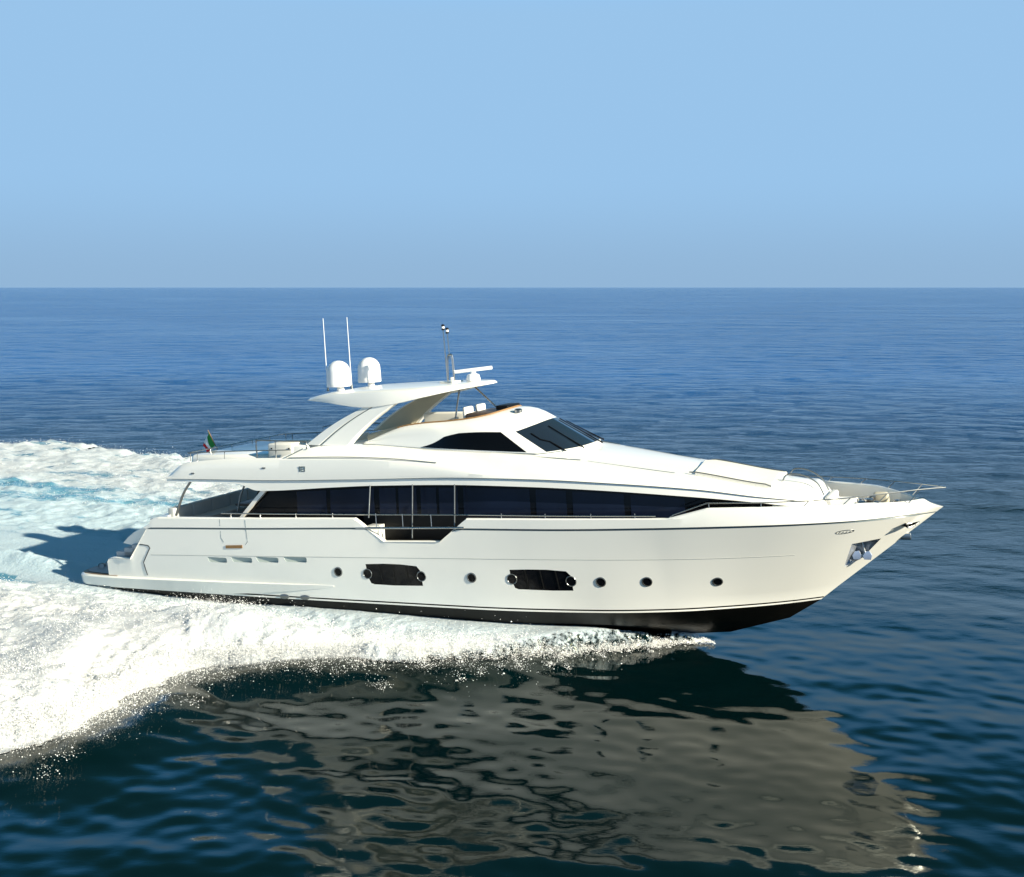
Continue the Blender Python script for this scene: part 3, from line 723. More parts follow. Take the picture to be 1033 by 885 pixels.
# domes
for yy in (-1, 1):
    bm = bmesh.new()
    prof = [(.05, 0), (.40, 0.0), (.415, .03)]+[(.415-.015*t, .03+.46*t) for t in (.25, .5, .75, 1)]+[(.40*math.cos(a), .49+.39*math.sin(a)) for a in np.linspace(.1, math.pi/2-.03, 12)]
    lathe(bm, prof, (10.44, yy, 6.77), 40); d = part('satellite_dome', bm, DOME, smooth=30)
    bm = bmesh.new(); lathe(bm, [(.13, -.16), (.10, .02)], (10.50, yy, 6.80), 20); part('dome_pedestal', bm, DOME, d)
# whip antennas
for (x, y) in ((10.02, -1.05), (10.25, .1)):
    bm = bmesh.new(); x_, y_ = x, y
    tube(bm, [(x_, y_, 6.62), (x_-.02, y_, 7.5), (x_-.05, y_, 9.12)], [.02, .014, .009], 6); a = part('whip_antenna', bm, DOME)
    bm = bmesh.new(); lathe(bm, [(.05, -.04), (.035, .1)], (x_, y_, 6.66), 12); part('antenna_base', bm, DSTEEL, a)
# masthead light poles with hoop
bm = bmesh.new(); tube(bm, smooth_path([(14.15, -.1, 6.74), (14.18, -.1, 7.55), (14.27, -.1, 7.66), (14.36, -.1, 7.55), (14.39, -.1, 6.74)], 6), .035, 8); hp = part('mast_hoop', bm, STEEL)
for x, y, zt in ((14.02, 0, 8.52), (14.22, -.1, 8.40)):
    bm = bmesh.new(); tube(bm, [(x+.05, y, 7.2 if y == 0 else 7.5), (x, y, zt)], .02, 6); q = part('light_pole', bm, STEEL)
    bm = bmesh.new(); lathe(bm, [(.05, 0), (.05, .14)], (x, y, zt), 14); part('lamp_glass', bm, DOME, q)
    bm = bmesh.new(); lathe(bm, [(.056, .10), (.056, .15), (.03, .17)], (x, y, zt), 14); part('lamp_cap', bm, RUBBER, q)
    bm = bmesh.new(); lathe(bm, [(.055, -.03), (.055, .03)], (x, y, zt), 14); part('lamp_collar', bm, RUBBER, q)
bm = bmesh.new(); tube(bm, [(14.07, 0, 6.74), (14.07, 0, 7.25)], .016, 6); part('pole_foot', bm, STEEL, hp)
# small fittings on the hardtop, and the open-array radar
bm = bmesh.new(); box(bm, 14.0, 14.6, -.45, .15, 6.745, 6.80, .02); mf = part('mast_foot', bm, GEL); bm = bmesh.new(); box(bm, 14.44, 14.54, -.5, -.4, 6.745, 6.93, .02); part('mast_socket', bm, GEL, mf)
bm = bmesh.new(); lathe(bm, [(.23, 0), (.235, .08), (.20, .20), (.10, .24), (.08, .32)], (15.0, .1, 6.76), 28); rd = part('radar_pedestal', bm, DOME)
bm = bmesh.new(); M = Matrix.Translation((15.0, .1, 7.12)) @ Matrix.Rotation(R(14), 4, 'Z') @ Matrix.Rotation(R(-4), 4, 'Y')
box(bm, -.66, .66, -.06, .06, -.06, .06, .03, M); part('radar_scanner', bm, DOME, rd)

# ---------------------------------------------------------------- flybridge aft: rails, bar unit, stair cowl
bm = bmesh.new(); box(bm, 8.35, 9.35, -2.35, -1.2, 4.0, 5.0, .06); bu = part('bar_unit', bm, CREAM)
bm = bmesh.new(); box(bm, 8.42, 9.95, -2.30, -.9, 4.0, 4.93, .05); part('bar_counter', bm, DECKW, bu)
for xx in (8.5, 9.2):
    bm = bmesh.new(); box(bm, xx, xx+.05, -2.37, -2.35, 4.82, 4.86); part('latch', bm, RUBBER, bu)
e = root_on('sun_lounge', (11.0, 1.5, 4.0), 'cream sun lounge on the flybridge behind the arch', 'sun lounge')
bm = bmesh.new(); box(bm, -1.6, .6, -.9, .6, 0, .72, .1); obj('base', bm, CREAM, e)
bm = bmesh.new(); box(bm, -.4, .9, -.9, .6, .70, 1.05, .12, Matrix.Rotation(R(-12), 4, 'Y')); obj('backrest', bm, BEIGE, e)
cushion('white_locker', (9.2, 9.9, .9, 1.7, 4.0, 4.92), DECKW, 'low white locker on the flybridge behind the bar unit', 'locker')
def rail(bm, pts, r=.02): tube(bm, pts, r, 6)
for s_ in (-1, 1):
    bm = bmesh.new()
    tube(bm, [(5.35, s_*2.78, 4.75), (7.5, s_*2.80, 4.82), (9.6, s_*2.80, 4.85)], .018, 6)
    rl = part('fly_rail', bm, DSTEEL)
    for xx in (5.45, 5.75, 6.9, 9.0):
        bm = bmesh.new(); tube(bm, [(xx, s_*2.80, zT(xx)-.03), (xx, s_*2.78, 4.76+.02*(xx-5.4))], .015, 6); part('stanchion', bm, DSTEEL, rl)
    bm = bmesh.new(); tube(bm, smooth_path([(8.25, s_*2.78, 4.5), (8.22, s_*2.78, 5.1), (8.35, s_*2.78, 5.17), (9.3, s_*2.78, 5.14), (10.0, s_*2.6, 5.10), (10.1, s_*2.6, 5.0), (10.1, s_*2.6, 4.85)], 5), .024, 6); part('gate_hoop', bm, DSTEEL, rl)
    bm = bmesh.new(); tube(bm, [(9.0, s_*2.78, 5.15), (9.0, s_*2.78, 4.55)], .022, 6); part('gate_post', bm, DSTEEL, rl)
bm = bmesh.new(); tube(bm, [(5.35, y, 4.76) for y in np.linspace(-2.78, 2.78, 7)], .018, 6); ar_ = part('aft_rail', bm, STEEL)
for y in (-1.6, -.4, .8, 1.9):
    bm = bmesh.new(); tube(bm, [(5.35, y, 3.98), (5.35, y, 4.76)], .015, 6); part('stanchion', bm, STEEL, ar_)
bm = bmesh.new(); tube(bm, [(7.2, 2.75, 4.5), (7.2, 2.75, 5.02), (12, 2.6, 5.55)], .014, 5); part('grab_rail', bm, DSTEEL)
bm = bmesh.new(); box(bm, 4.95, 8.3, -2.25, 2.4, 3.95, 4.62, .16); part('aft_moulding', bm, GEL)
# small fittings on the flybridge side
for xx, zz in ((5.65, 4.08), (8.6, 4.27)):
    for s_ in (-1, 1):
        bm = bmesh.new(); box(bm, xx-.07, xx+.07, s_*2.945-.02, s_*2.945+.02, zz-.025, zz+.025, .01); part('deck_light', bm, DSTEEL)
# overhang posts
for s_ in (-1, 1):
    for pts in ([(5.45, s_*2.82, 3.80), (5.12, s_*2.86, 3.35), (4.80, s_*2.9, 2.62)],):
        bm = bmesh.new(); tube(bm, smooth_path(pts, 5), .045, 8); part('overhang_post', bm, DSTEEL)
bm = bmesh.new(); tube(bm, smooth_path([(7.35, -2.2, 3.78), (7.1, -2.25, 3.3), (6.95, -2.3, 2.7)], 5), .035, 8); part('overhang_post', bm, DSTEEL)

# cockpit: long grey sofa right across in front of the transom
e = root_on('cockpit_sofa', (4.6, 0, 1.95), 'long grey panelled sofa across the aft cockpit under the overhang', 'sofa')
bm = bmesh.new(); box(bm, -.25, .55, -2.6, 2.6, 0, .42, .06); obj('seat', bm, GREYUP, e)
for k in range(5):
    y0 = -2.6+k*1.04; bm = bmesh.new(); box(bm, -.42, -.16, y0, y0+1.03, .30, .86, .05); obj('back_cushion', bm, GREYUP, e)
e = root_on('cockpit_bench', (6.6, 2.5, 1.95), 'grey bench along the far side of the cockpit by the saloon doors', 'bench')
bm = bmesh.new(); box(bm, -.9, .9, -.3, .3, 0, .5, .06); obj('seat', bm, GREYUP, e)
bm = bmesh.new(); box(bm, -.9, .9, .2, .42, .4, 1.0, .06); obj('backrest', bm, GREYUP, e)
bm = bmesh.new(); box(bm, 5.75, 6.75, -.9, .9, 2.62, 2.70, .03); tb = rest('cockpit_table', bm, BROWN, 'dark dining table in the aft cockpit in front of the saloon doors', 'table')
bm = bmesh.new(); box(bm, 6.1, 6.4, -.15, .15, 1.95, 2.62, .02); q = obj('pedestal', bm, BROWN); q.parent = tb

# ---------------------------------------------------------------- rails along the bulwark and the bow pulpit
def byi(X): return float(f_top_y(X))-.10
for s_ in (-1, 1):
    bm = bmesh.new(); xs = [7.0]+list(np.linspace(8, 22.0, 30))
    tube(bm, [(X, s_*byi(X), float(np.interp(X, [7, 11.6, 16.2, 22.3], [2.80, 2.86, 2.93, 2.97]))) for X in xs], .020, 6)
    br_ = part('bulwark_rail', bm, STEEL)
    for X in (7.4, 8.6, 10.0, 11.4, 17.3, 18.7, 20.1, 21.4):
        bm = bmesh.new(); tube(bm, [(X, s_*byi(X), ztop_main(X)-.01), (X, s_*byi(X), ztop_main(X)+.14)], .014, 6); part('stanchion', bm, STEEL, br_)
    bm = bmesh.new()
    prx = [22.35, 22.5, 23.2, 23.45, 24.0, 25, 26, 27, 28, 28.8, 29.3, 29.55]
    pz = [2.90, 3.00, 3.24, 3.32, 3.32, 3.31, 3.32, 3.34, 3.37, 3.39, 3.39, 3.38]
    py = [byi(x) if x < 28.5 else max(0, (29.6-x)*.72) for x in prx]
    tube(bm, [(x, s_*y, z) for x, y, z in zip(prx, py, pz)], .017, 6); pr_ = part('bow_rail', bm, STEEL)
    for X, X2 in ((23.5, 23.5), (24.9, 24.9), (26.15, 26.0), (27.2, 27.0), (28.1, 27.85), (28.9, 28.6)):
        y1 = float(np.interp(X, prx, py)); bm = bmesh.new(); tube(bm, [(X2, s_*byi(X2), ztop_main(X2)-.01), (X, s_*y1, float(np.interp(X, prx, pz)))], .014, 6); part('stanchion', bm, STEEL, pr_)

# foredeck: sun pad, hand rails, seat, windlass
bm = bmesh.new(); rows = []
for i in range(15):
    X = 22.75+(24.95-22.75)*i/14; w_ = 1.28-.09*i/14; zz = lambda y: eZ(X)+(cZ(X)-eZ(X))*(1-abs(y)/1.3)*.9
    rows.append([(X, -w_, zz(w_)-.02), (X, -w_, zz(w_)+.07), (X, -w_+.06, zz(w_)+.10)]+[(X, y, zz(y)+.10) for y in (-.6, 0, .6)]+[(X, w_-.06, zz(w_)+.10), (X, w_, zz(w_)+.07), (X, w_, zz(w_)-.02)])
v_ = grid(bm, rows, close_v=True); bm.faces.new(v_[0]); bm.faces.new(v_[-1][::-1])
rest('sun_pad', bm, CREAM, 'large flat cream sun pad on the foredeck coachroof', 'sun pad')
for s_ in (-1, 1):
    bm = bmesh.new(); tube(bm, [(22.6, s_*1.36, eZ(22.6)+.07)]+[(X, s_*(1.36-.03*(X-22.6)), eZ(X)+.10) for X in np.linspace(22.8, 24.8, 8)]+[(24.95, s_*1.27, eZ(24.95)+.05)], .020, 6); part('hand_rail', bm, DSTEEL)
    bm = bmesh.new(); tube(bm, smooth_path([(25.15, s_*.55, 3.62), (25.3, s_*.55, 3.80), (25.7, s_*.5, 3.78), (26.1, s_*.45, 3.55), (26.28, s_*.45, 3.2)], 6), .022, 6); part('nose_rail', bm, DSTEEL)
e = root_on('foredeck_seat', (26.75, -.2, 2.58), 'white moulded seat in front of the coachroof nose on the foredeck', 'seat')
bm = bmesh.new(); box(bm, -.35, .35, -.55, .75, 0, .42, .06); obj('seat', bm, DECKW, e)
bm = bmesh.new(); box(bm, -.4, -.2, -.55, .75, .35, .62, .05); obj('backrest', bm, DECKW, e)
# windlass with chain
e = root_on('windlass', (27.5, -.05, 2.76), 'stainless anchor windlass with chain on the teak foredeck', 'windlass')
for yy in (-.28, .28):
    bm = bmesh.new(); lathe(bm, [(.15, 0), (.15, .06), (.09, .1), (.08, .2), (.13, .26), (.13, .32), (.05, .34)], (0, yy, .0), 24); obj('drum', bm, STEEL, e)
    bm = bmesh.new()
    for k in range(12):
        x = .15+k*.065; z = .1+.03*math.sin(k)
        pts = [(x+.045*math.cos(a), yy+(.025*math.sin(a) if k % 2 else 0), z+(.0 if k % 2 else .025*math.sin(a))) for a in np.linspace(0, 2*math.pi, 9)]
        tube(bm, pts, .011, 5, caps=False)
    obj('chain', bm, STEEL, e)
bm = bmesh.new(); box(bm, -.35, .25, -.12, .12, 0, .22, .05); obj('gearbox', bm, STEEL, e)
for k, (x, y) in enumerate(((27.15, .55), (27.35, -.45), (28.2, .3))):
    bm = bmesh.new(); lathe(bm, [(.09, 0), (.06, .04), (.06, .16), (.1, .18), (.1, .22), (.03, .23)], (0, 0, 0), 16)
    o = obj('mooring_bollard', bm, STEEL); o.matrix_world = mw @ Matrix.Translation((x, y, deck_z(x)+.05))
    tag(o, ['steel mooring bollard on the foredeck against the far bulwark', 'steel mooring bollard on the foredeck beside the near bulwark', 'steel mooring bollard closest to the bow tip'][k], 'bollard', 'mooring bollards on the foredeck')
bm = bmesh.new(); box(bm, 27.5, 27.95, .55, .80, 2.72, 3.12, .09); rest('fender_bag', bm, BEIGE, 'beige canvas covered box by the far foredeck bulwark', 'deck box')

# ---------------------------------------------------------------- ensign
e = root_on('ensign', (4.78, -.3, 4.25), 'green white and red striped flag with small crest flying at the aft flybridge rail', 'flag')
bm = bmesh.new(); tube(bm, [(.0, 0, 0), (-.56, 0, 1.02)], [.018, .012], 8); sf = obj('flag_staff', bm, TEAK, e)
def flagmat():
    m = bpy.data.materials.new('flag_cloth'); m.use_nodes = True; nt = m.node_tree; p = nt.nodes['Principled BSDF']; p.inputs['Roughness'].default_value = .8
    uv = nt.nodes.new('ShaderNodeAttribute'); uv.attribute_name = 'fu'
    r = nt.nodes.new('ShaderNodeValToRGB'); r.color_ramp.interpolation = 'CONSTANT'
    r.color_ramp.elements[0].color = (.01, .22, .03, 1); r.color_ramp.elements[1].position = .36; r.color_ramp.elements[1].color = (.8, .8, .8, 1)
    q = r.color_ramp.elements.new(.68); q.color = (.6, .01, .02, 1)
    nt.links.new(uv.outputs['Fac'], r.inputs[0]); nt.links.new(r.outputs[0], p.inputs['Base Color']); return m
FM = flagmat()
me = bpy.data.meshes.new('cloth'); vv = []; ff = []; fu = []
NU, NV = 26, 16
for i in range(NU+1):
    u = i/NU
    for j in range(NV+1):
        v = j/NV
        # hangs and streams aft and down from the staff
        top = Vector((-.55, 0, .99)).lerp(Vector((-.26, 0, .47)), v)
        d = Vector((-.42-.10*v, .22, -.66+.22*v))
        p_ = top+d*u*.98
        fold = .05*math.sin(7*u+3.2*v)*min(1, u*3)+.03*math.sin(13*u-4*v)*u
        p_ += Vector((fold*.7, fold, fold*.4)); vv.append(p_); fu.append(u)
for i in range(NU):
    for j in range(NV): a = i*(NV+1)+j; ff.append((a, a+NV+1, a+NV+2, a+1))
me.from_pydata(vv, [], ff); at = me.attributes.new('fu', 'FLOAT', 'POINT'); at.data.foreach_set('value', fu)
cl = obj('flag_cloth', me, FM, e)
sm = cl.modifiers.new('s', 'SOLIDIFY'); sm.thickness = .006

# ---------------------------------------------------------------- the sea
def vnoise(x, y, seed):
    xi = np.floor(x).astype(np.int64); yi = np.floor(y).astype(np.int64); fx = x-xi; fy = y-yi
    fx = fx*fx*(3-2*fx); fy = fy*fy*(3-2*fy)
    def h(a, b):
        n = (a*374761393+b*668265263+seed*1442695041) & 0xffffffff
        n = ((n ^ (n >> 13))*1274126177) & 0xffffffff
        return ((n ^ (n >> 16)) & 0xffff)/65535.0
    return (h(xi, yi)*(1-fx)+h(xi+1, yi)*fx)*(1-fy)+(h(xi, yi+1)*(1-fx)+h(xi+1, yi+1)*fx)*fy
def fbm(x, y, seed, oct=4, gain=.5):
    s = 0; a = 1; t = 0
    for o_ in range(oct):
        s = s+a*vnoise(x*2**o_+17.3*o_, y*2**o_-9.1*o_, seed+o_); t += a; a *= gain
    return s/t*2-1
def sstep(a, b, x): t = np.clip((x-a)/(b-a), 0, 1); return t*t*(3-2*t)

NW = 110
lam = np.exp(rng.uniform(math.log(.45), math.log(11), NW)); wdir = R(-105)+rng.normal(0, .62, NW); wph = rng.uniform(0, 2*math.pi, NW)
slope = np.interp(np.log(lam), np.log([.45, 1, 2.2, 5, 11]), [.0125, .0120, .0085, .0070, .0055])
def waves(x, y, sp):
    z = np.zeros_like(x)
    gust = .75+.5*fbm(x/22, y/40, 5, 3)
    for i in range(NW):
        k = 2*math.pi/lam[i]; att = np.clip((lam[i]/sp-3)/4, 0, 1)
        z += (slope[i]/k)*att*np.sin(k*(x*math.cos(wdir[i])+y*math.sin(wdir[i]))+wph[i])
    calm = .50+.60*sstep(33, 60, y)            # the lee beside the hull lies smoother than the open sea
    return z*(gust+.25)*calm

fx_, fy_ = np.array([math.cos(th), -math.sin(th)]), np.array([math.sin(th), math.cos(th)])
O2 = np.array([O.x, O.y])
def to_local(x, y): return (x-O2[0])*fx_[0]+(y-O2[1])*fx_[1], (x-O2[0])*fy_[0]+(y-O2[1])*fy_[1]
rim = [(22.7, -.02), (21.9, -.55), (20.9, -1.5), (19.0, -3.5), (17.5, -5.2), (15.9, -6.3), (13.9, -6.9), (12.0, -8.0), (10.6, -8.8), (9.9, -9.6), (10.4, -10.6), (10.7, -12.1), (10.9, -13.7), (10.3, -14.3), (9.4, -15.0), (6, -20), (-10, -26), (-60, -34),
       (-60, 27), (-40, 26.0), (-33.0, 23.3), (-30.9, 24.8), (-27.0, 25.4), (-24.5, 23.0), (-22.2, 24.5), (-19.2, 22.5), (-17.2, 23.4), (-12.0, 22.2), (-2, 20), (6, 16), (12, 9), (16, 6.0), (19, 3.5), (21.5, 1.0), (22.7, .02)]
RP = np.array(rim)
def rim_sdf(X, Y):
    best = np.full(X.shape, 1e9); ins = np.zeros(X.shape, bool); n = len(RP)
    for i in range(n):
        a = RP[i]; b = RP[(i+1) % n]; ab = b-a; t = np.clip(((X-a[0])*ab[0]+(Y-a[1])*ab[1])/(ab@ab), 0, 1)
        best = np.minimum(best, np.hypot(X-a[0]-t*ab[0], Y-a[1]-t*ab[1]))
        c_ = ((a[1] > Y) != (b[1] > Y)) & (X < (b[0]-a[0])*(Y-a[1])/(b[1]-a[1]+1e-12)+a[0]); ins ^= c_
    return np.where(ins, best, -best)
def bulge(X, Y, d):
    side = sstep(.3, 1.5, -Y)*sstep(8.5, 13, X)*(1-sstep(16.5, 20.8, X))
    return .42*side*np.where(d > 0, np.exp(-(d/1.1)**2), np.exp(-(d/1.35)**2))

# water: rings that widen with distance, one sheet to the horizon
rr = [5.0]
while rr[-1] < 60000:
    r_ = rr[-1]; rr.append(r_+(1.0 if r_ < 17 else .085 if r_ < 26 else (.0033 if r_ < 160 else .0042)*r_ if r_ < 420 else .02*r_))
rr = np.array(rr)
an = np.concatenate([np.arange(-80, -31, 1.0), np.arange(-31, 31, .13), np.arange(31, 81, 1.0)])
A_, RR_ = np.meshgrid(np.radians(an), rr)
Xw = RR_*np.sin(A_); Yw = RR_*np.cos(A_)
sp = np.maximum(np.gradient(rr)[:, None]*np.ones_like(Xw), RR_*np.radians(.13)); sp = np.where(np.abs(A_) > R(31.5), 5.0, sp)
Zw = waves(Xw, Yw, sp)
lx, ly = to_local(Xw, Yw)
dd = np.full(Xw.shape, -99.0); near = (RR_ < 110); dd[near] = rim_sdf(lx[near], ly[near])
Zw = Zw+np.where(near, bulge(lx, ly, dd), 0)
Zw = Zw*np.clip(1-RR_/4000, 0, 1)
Zw = Zw-.14*sstep(1.5, 3.0, dd)
def grid_mesh(name, X, Y, Z, keep=None):
    n, m = X.shape; co = np.stack([X, Y, Z], -1).reshape(-1, 3).astype(np.float32)
    i = np.arange(n*m).reshape(n, m)
    q = np.stack([i[:-1, :-1], i[:-1, 1:], i[1:, 1:], i[1:, :-1]], -1).reshape(-1, 4)
    if keep is not None:
        kf = (keep[:-1, :-1] & keep[:-1, 1:] & keep[1:, 1:] & keep[1:, :-1]).reshape(-1); q = q[kf]
        used = np.zeros(n*m, bool); used[q.reshape(-1)] = True; remap = np.cumsum(used)-1; co = co[used]; q = remap[q]
    else: used = np.ones(n*m, bool)
    me = bpy.data.meshes.new(name); me.vertices.add(len(co)); me.vertices.foreach_set('co', co.reshape(-1))
    me.loops.add(len(q)*4); me.loops.foreach_set('vertex_index', q.reshape(-1).astype(np.int32))
    me.polygons.add(len(q)); me.polygons.foreach_set('loop_start', (np.arange(len(q))*4).astype(np.int32)); me.polygons.foreach_set('loop_total', np.full(len(q), 4, np.int32))
    me.update(calc_edges=True); me.validate()
    return me, used

def water_nodes(nt, base=(.0004, .006, .007), bumpk=1.0):
    N = nt.nodes; L = nt.links
    p = N.new('ShaderNodeBsdfPrincipled'); p.inputs['Base Color'].default_value = (*base, 1)
    p.inputs['IOR'].default_value = 1.333; p.inputs['Specular Tint'].default_value = (.92, 1, .62, 1)
    g = N.new('ShaderNodeNewGeometry')
    mp = N.new('ShaderNodeMapping'); mp.inputs['Rotation'].default_value = (0, 0, R(-15)); mp.inputs['Scale'].default_value = (.55, 1, 1); L.new(g.outputs['Position'], mp.inputs['Vector'])
    n1 = N.new('ShaderNodeTexNoise'); n1.inputs['Scale'].default_value = .32; n1.inputs['Detail'].default_value = 9; n1.inputs['Roughness'].default_value = .62
    L.new(mp.outputs[0], n1.inputs['Vector'])
    # real ripples are stronger on the open water, weaker close by where the sea lies smooth
    ln = N.new('ShaderNodeVectorMath'); ln.operation = 'LENGTH'; L.new(g.outputs['Position'], ln.inputs[0])
    mr = N.new('ShaderNodeMapRange'); mr.inputs['From Min'].default_value = 36; mr.inputs['From Max'].default_value = 110; mr.inputs['To Min'].default_value = .02*bumpk; mr.inputs['To Max'].default_value = 1.0
    L.new(ln.outputs['Value'], mr.inputs['Value'])
    # base colour bluer with distance: far sea's brighter reflection painted in, broken by noise
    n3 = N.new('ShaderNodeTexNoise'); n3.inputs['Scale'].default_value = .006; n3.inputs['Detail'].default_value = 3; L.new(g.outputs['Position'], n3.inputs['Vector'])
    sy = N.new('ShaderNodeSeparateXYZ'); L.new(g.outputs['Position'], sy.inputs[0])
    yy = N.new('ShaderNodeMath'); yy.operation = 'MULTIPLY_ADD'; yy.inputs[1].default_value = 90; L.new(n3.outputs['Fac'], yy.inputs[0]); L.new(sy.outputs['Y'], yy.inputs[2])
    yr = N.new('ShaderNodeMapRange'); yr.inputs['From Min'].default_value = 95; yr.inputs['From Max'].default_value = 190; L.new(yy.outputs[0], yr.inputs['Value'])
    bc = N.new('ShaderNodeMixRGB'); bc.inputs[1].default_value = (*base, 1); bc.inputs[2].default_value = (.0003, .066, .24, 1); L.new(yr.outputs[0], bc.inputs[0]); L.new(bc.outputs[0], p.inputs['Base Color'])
    # wavelets too small to model widen the reflection far away
    rg = N.new('ShaderNodeMapRange'); rg.inputs['From Min'].default_value = 45; rg.inputs['From Max'].default_value = 500; rg.inputs['To Min'].default_value = .03; rg.inputs['To Max'].default_value = .12
    L.new(ln.outputs['Value'], rg.inputs['Value']); L.new(rg.outputs[0], p.inputs['Roughness'])
    n2 = N.new('ShaderNodeTexNoise'); n2.inputs['Scale'].default_value = .045; n2.inputs['Detail'].default_value = 6; n2.inputs['Roughness'].default_value = .6; L.new(mp.outputs[0], n2.inputs['Vector'])
    m2 = N.new('ShaderNodeMapRange'); m2.inputs['From Min'].default_value = 110; m2.inputs['From Max'].default_value = 500; m2.inputs['To Max'].default_value = 7.0; L.new(ln.outputs['Value'], m2.inputs['Value'])
    ma = N.new('ShaderNodeMath'); ma.operation = 'MULTIPLY_ADD'; L.new(n2.outputs['Fac'], ma.inputs[0]); L.new(m2.outputs[0], ma.inputs[1]); L.new(n1.outputs['Fac'], ma.inputs[2])
    b = N.new('ShaderNodeBump'); b.inputs['Distance'].default_value = 1.7
    n4 = N.new('ShaderNodeTexNoise'); n4.inputs['Scale'].default_value = .014; n4.inputs['Detail'].default_value = 4; L.new(mp.outputs[0], n4.inputs['Vector'])
    g4 = N.new('ShaderNodeMapRange'); g4.inputs['From Min'].default_value = .38; g4.inputs['From Max'].default_value = .62; g4.inputs['To Min'].default_value = .45; g4.inputs['To Max'].default_value = 1.15; L.new(n4.outputs['Fac'], g4.inputs['Value'])
    gm = N.new('ShaderNodeMath'); gm.operation = 'MULTIPLY'; gm.use_clamp = True; L.new(mr.outputs[0], gm.inputs[0]); L.new(g4.outputs[0], gm.inputs[1])
    L.new(gm.outputs[0], b.inputs['Strength']); L.new(ma.outputs[0], b.inputs['Height']); L.new(b.outputs[0], p.inputs['Normal'])
    return p
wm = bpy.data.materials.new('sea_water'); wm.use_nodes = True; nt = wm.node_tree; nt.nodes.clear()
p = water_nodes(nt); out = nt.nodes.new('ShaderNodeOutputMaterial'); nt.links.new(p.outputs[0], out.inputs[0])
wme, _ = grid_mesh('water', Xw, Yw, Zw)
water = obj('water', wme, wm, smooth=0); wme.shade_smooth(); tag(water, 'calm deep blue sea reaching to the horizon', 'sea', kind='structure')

# foam: the bow spray sheet, the churned wake behind the transom and the far wake
gx = np.concatenate([np.arange(-58, -4, .16), np.arange(-4, 22.6, .062)]); gy = np.concatenate([np.arange(-19, -.5, .062), np.arange(-.5, 27, .14)])
GX, GY = np.meshgrid(gx, gy, indexing='ij')
WX = O2[0]+GX*fx_[0]+GY*fy_[0]; WY = O2[1]+GX*fx_[1]+GY*fy_[1]
d0 = rim_sdf(GX, GY)
n_big = fbm(GX/3.1, GY/3.1, 21, 3); n_mid = fbm(GX/.9, GY/.9, 31, 4); n_fin = fbm(GX/.26, GY/.26, 41, 3)
fr_ = np.clip((23-GX)/9, .12, 1)
n_hug = fbm(GX/2.2+9, GY/2.2, 23, 2)
d = d0+fr_*(1.0*n_hug*sstep(19, 11, GX)+.62*n_mid+.30*n_fin)
hb = np.interp(GX, [1.8, 10, 16, 20, 22, 23], [2.8, 3.0, 2.8, 2.0, 1.2, .3])
aY = np.abs(GY)
zc = np.interp(GX, [-2, 1, 3.5, 6, 9, 12, 16, 18, 21, 22, 22.6], [.0, .0, -.15, .02, .34, .50, .56, .58, .54, .34, -.15])
dh_ = np.maximum(aY-hb, 0)
stb = (GY < 0)
away = np.exp(-(dh_/2.6)**2)
sheet = sstep(-3.5, 1.5, GX)+0*GX
crest = np.interp(GX, [-30, -8, 0, 6, 10, 13, 18, 21, 22.5], [.35, .6, .95, 1.1, .95, .62, .22, .12, .05])
r0 = np.interp(GX, [10, 15, 18], [.30, .25, .0])
rimprof = (sstep(r0-.05, r0+.5, d)*.45+.55*sstep(r0+.1, r0+2.0, d))*(1-.40*sstep(2.0, 6, d))*(.12+.88*sstep(.3, 3.4, dh_+np.clip(GX-13, 0, 9)*.4))*(1+.30*n_big)
sidemask = sstep(1.0, 4.5, aY+np.clip(GX, 0, 30)*.5)
h = crest*rimprof*sidemask*np.where(stb, 1, .55)
h = np.maximum(h, zc*away*sheet*sstep(-.02, .25, d))
lump = sstep(r0, r0+.6, d)*(.17*n_big+.17*n_mid*sstep(.1, 1.0, d)+.085*n_fin)*np.clip(crest, .2, 1)*sstep(0, .5, d)*np.clip(dh_/.8, .15, 1)
h = h+lump*np.where(stb, 1.0, 1.5)+.16*sstep(6, 10, GY)*fbm(GX/1.5, GY/.55, 61, 4)
# ridges thrown back along the hull
u_ = (aY*.8+GX*.6)
h += .07*fbm(u_/.8, (GX*.8-aY*.6)/4.5, 55, 3)*sstep(.2, 1.5, d)*np.clip(dh_, 0, 1)
# hollow behind the transom, thin crests beside it
hol = sstep(1.5, -1.0, GX)*np.exp(-((GY+.5)/3.8)**2)
h = h*(1-.75*hol)+.12*hol
rooster = sstep(.6, -4, GX)*np.exp(-((GY+1.6+.05*GX)/.55)**2)*.38; h += rooster*(1+.5*n_mid)
gap = sstep(.4, -3, GX)*np.exp(-((GY+3.2+.02*GX)/.5)**2)
h -= .25*gap
inhull = (aY < hb-.15) & (GX > 1.9) & (GX < 23)
h = np.where(inhull, np.minimum(h, zc-.12), h)
h = h+.05*sstep(0, .6, d)
ZW = waves(WX, WY, np.full_like(WX, .2))+bulge(GX, GY, d0)*(1-sstep(0, 1.6, d0))
Zf = ZW+np.maximum(h, -.06)+.01
dens = .8+.2*sstep(-.05, .45, d)
mid = sstep(3.5, -1, GX)*sstep(-3.4, -2.2, GY)*sstep(14.0, 8.5, GY-.12*np.clip(-GX, 0, 40)*0)
stream = fbm((GX)/3.6, (GY)/.9, 71, 4)
dens = dens*(1-.62*mid)+mid*(.14+.75*np.exp(-((GX-0.5)/7.5)**2)+.30*stream+.16*n_mid+.20*fbm(GX/6.5, GY/3.2, 91, 3)+.12*fbm(GX/.9, GY/.5, 95, 3))
port = sstep(7, 12, GY)
dens = dens-port*(.22+.46*np.clip(fbm(GX/2.6, GY/.55, 83, 5)+.15, -.3, 1))
dens = dens+.8*np.clip(rooster/.38, 0, 1)-.7*gap
aqua = np.clip(mid+.25*port, 0, 1)
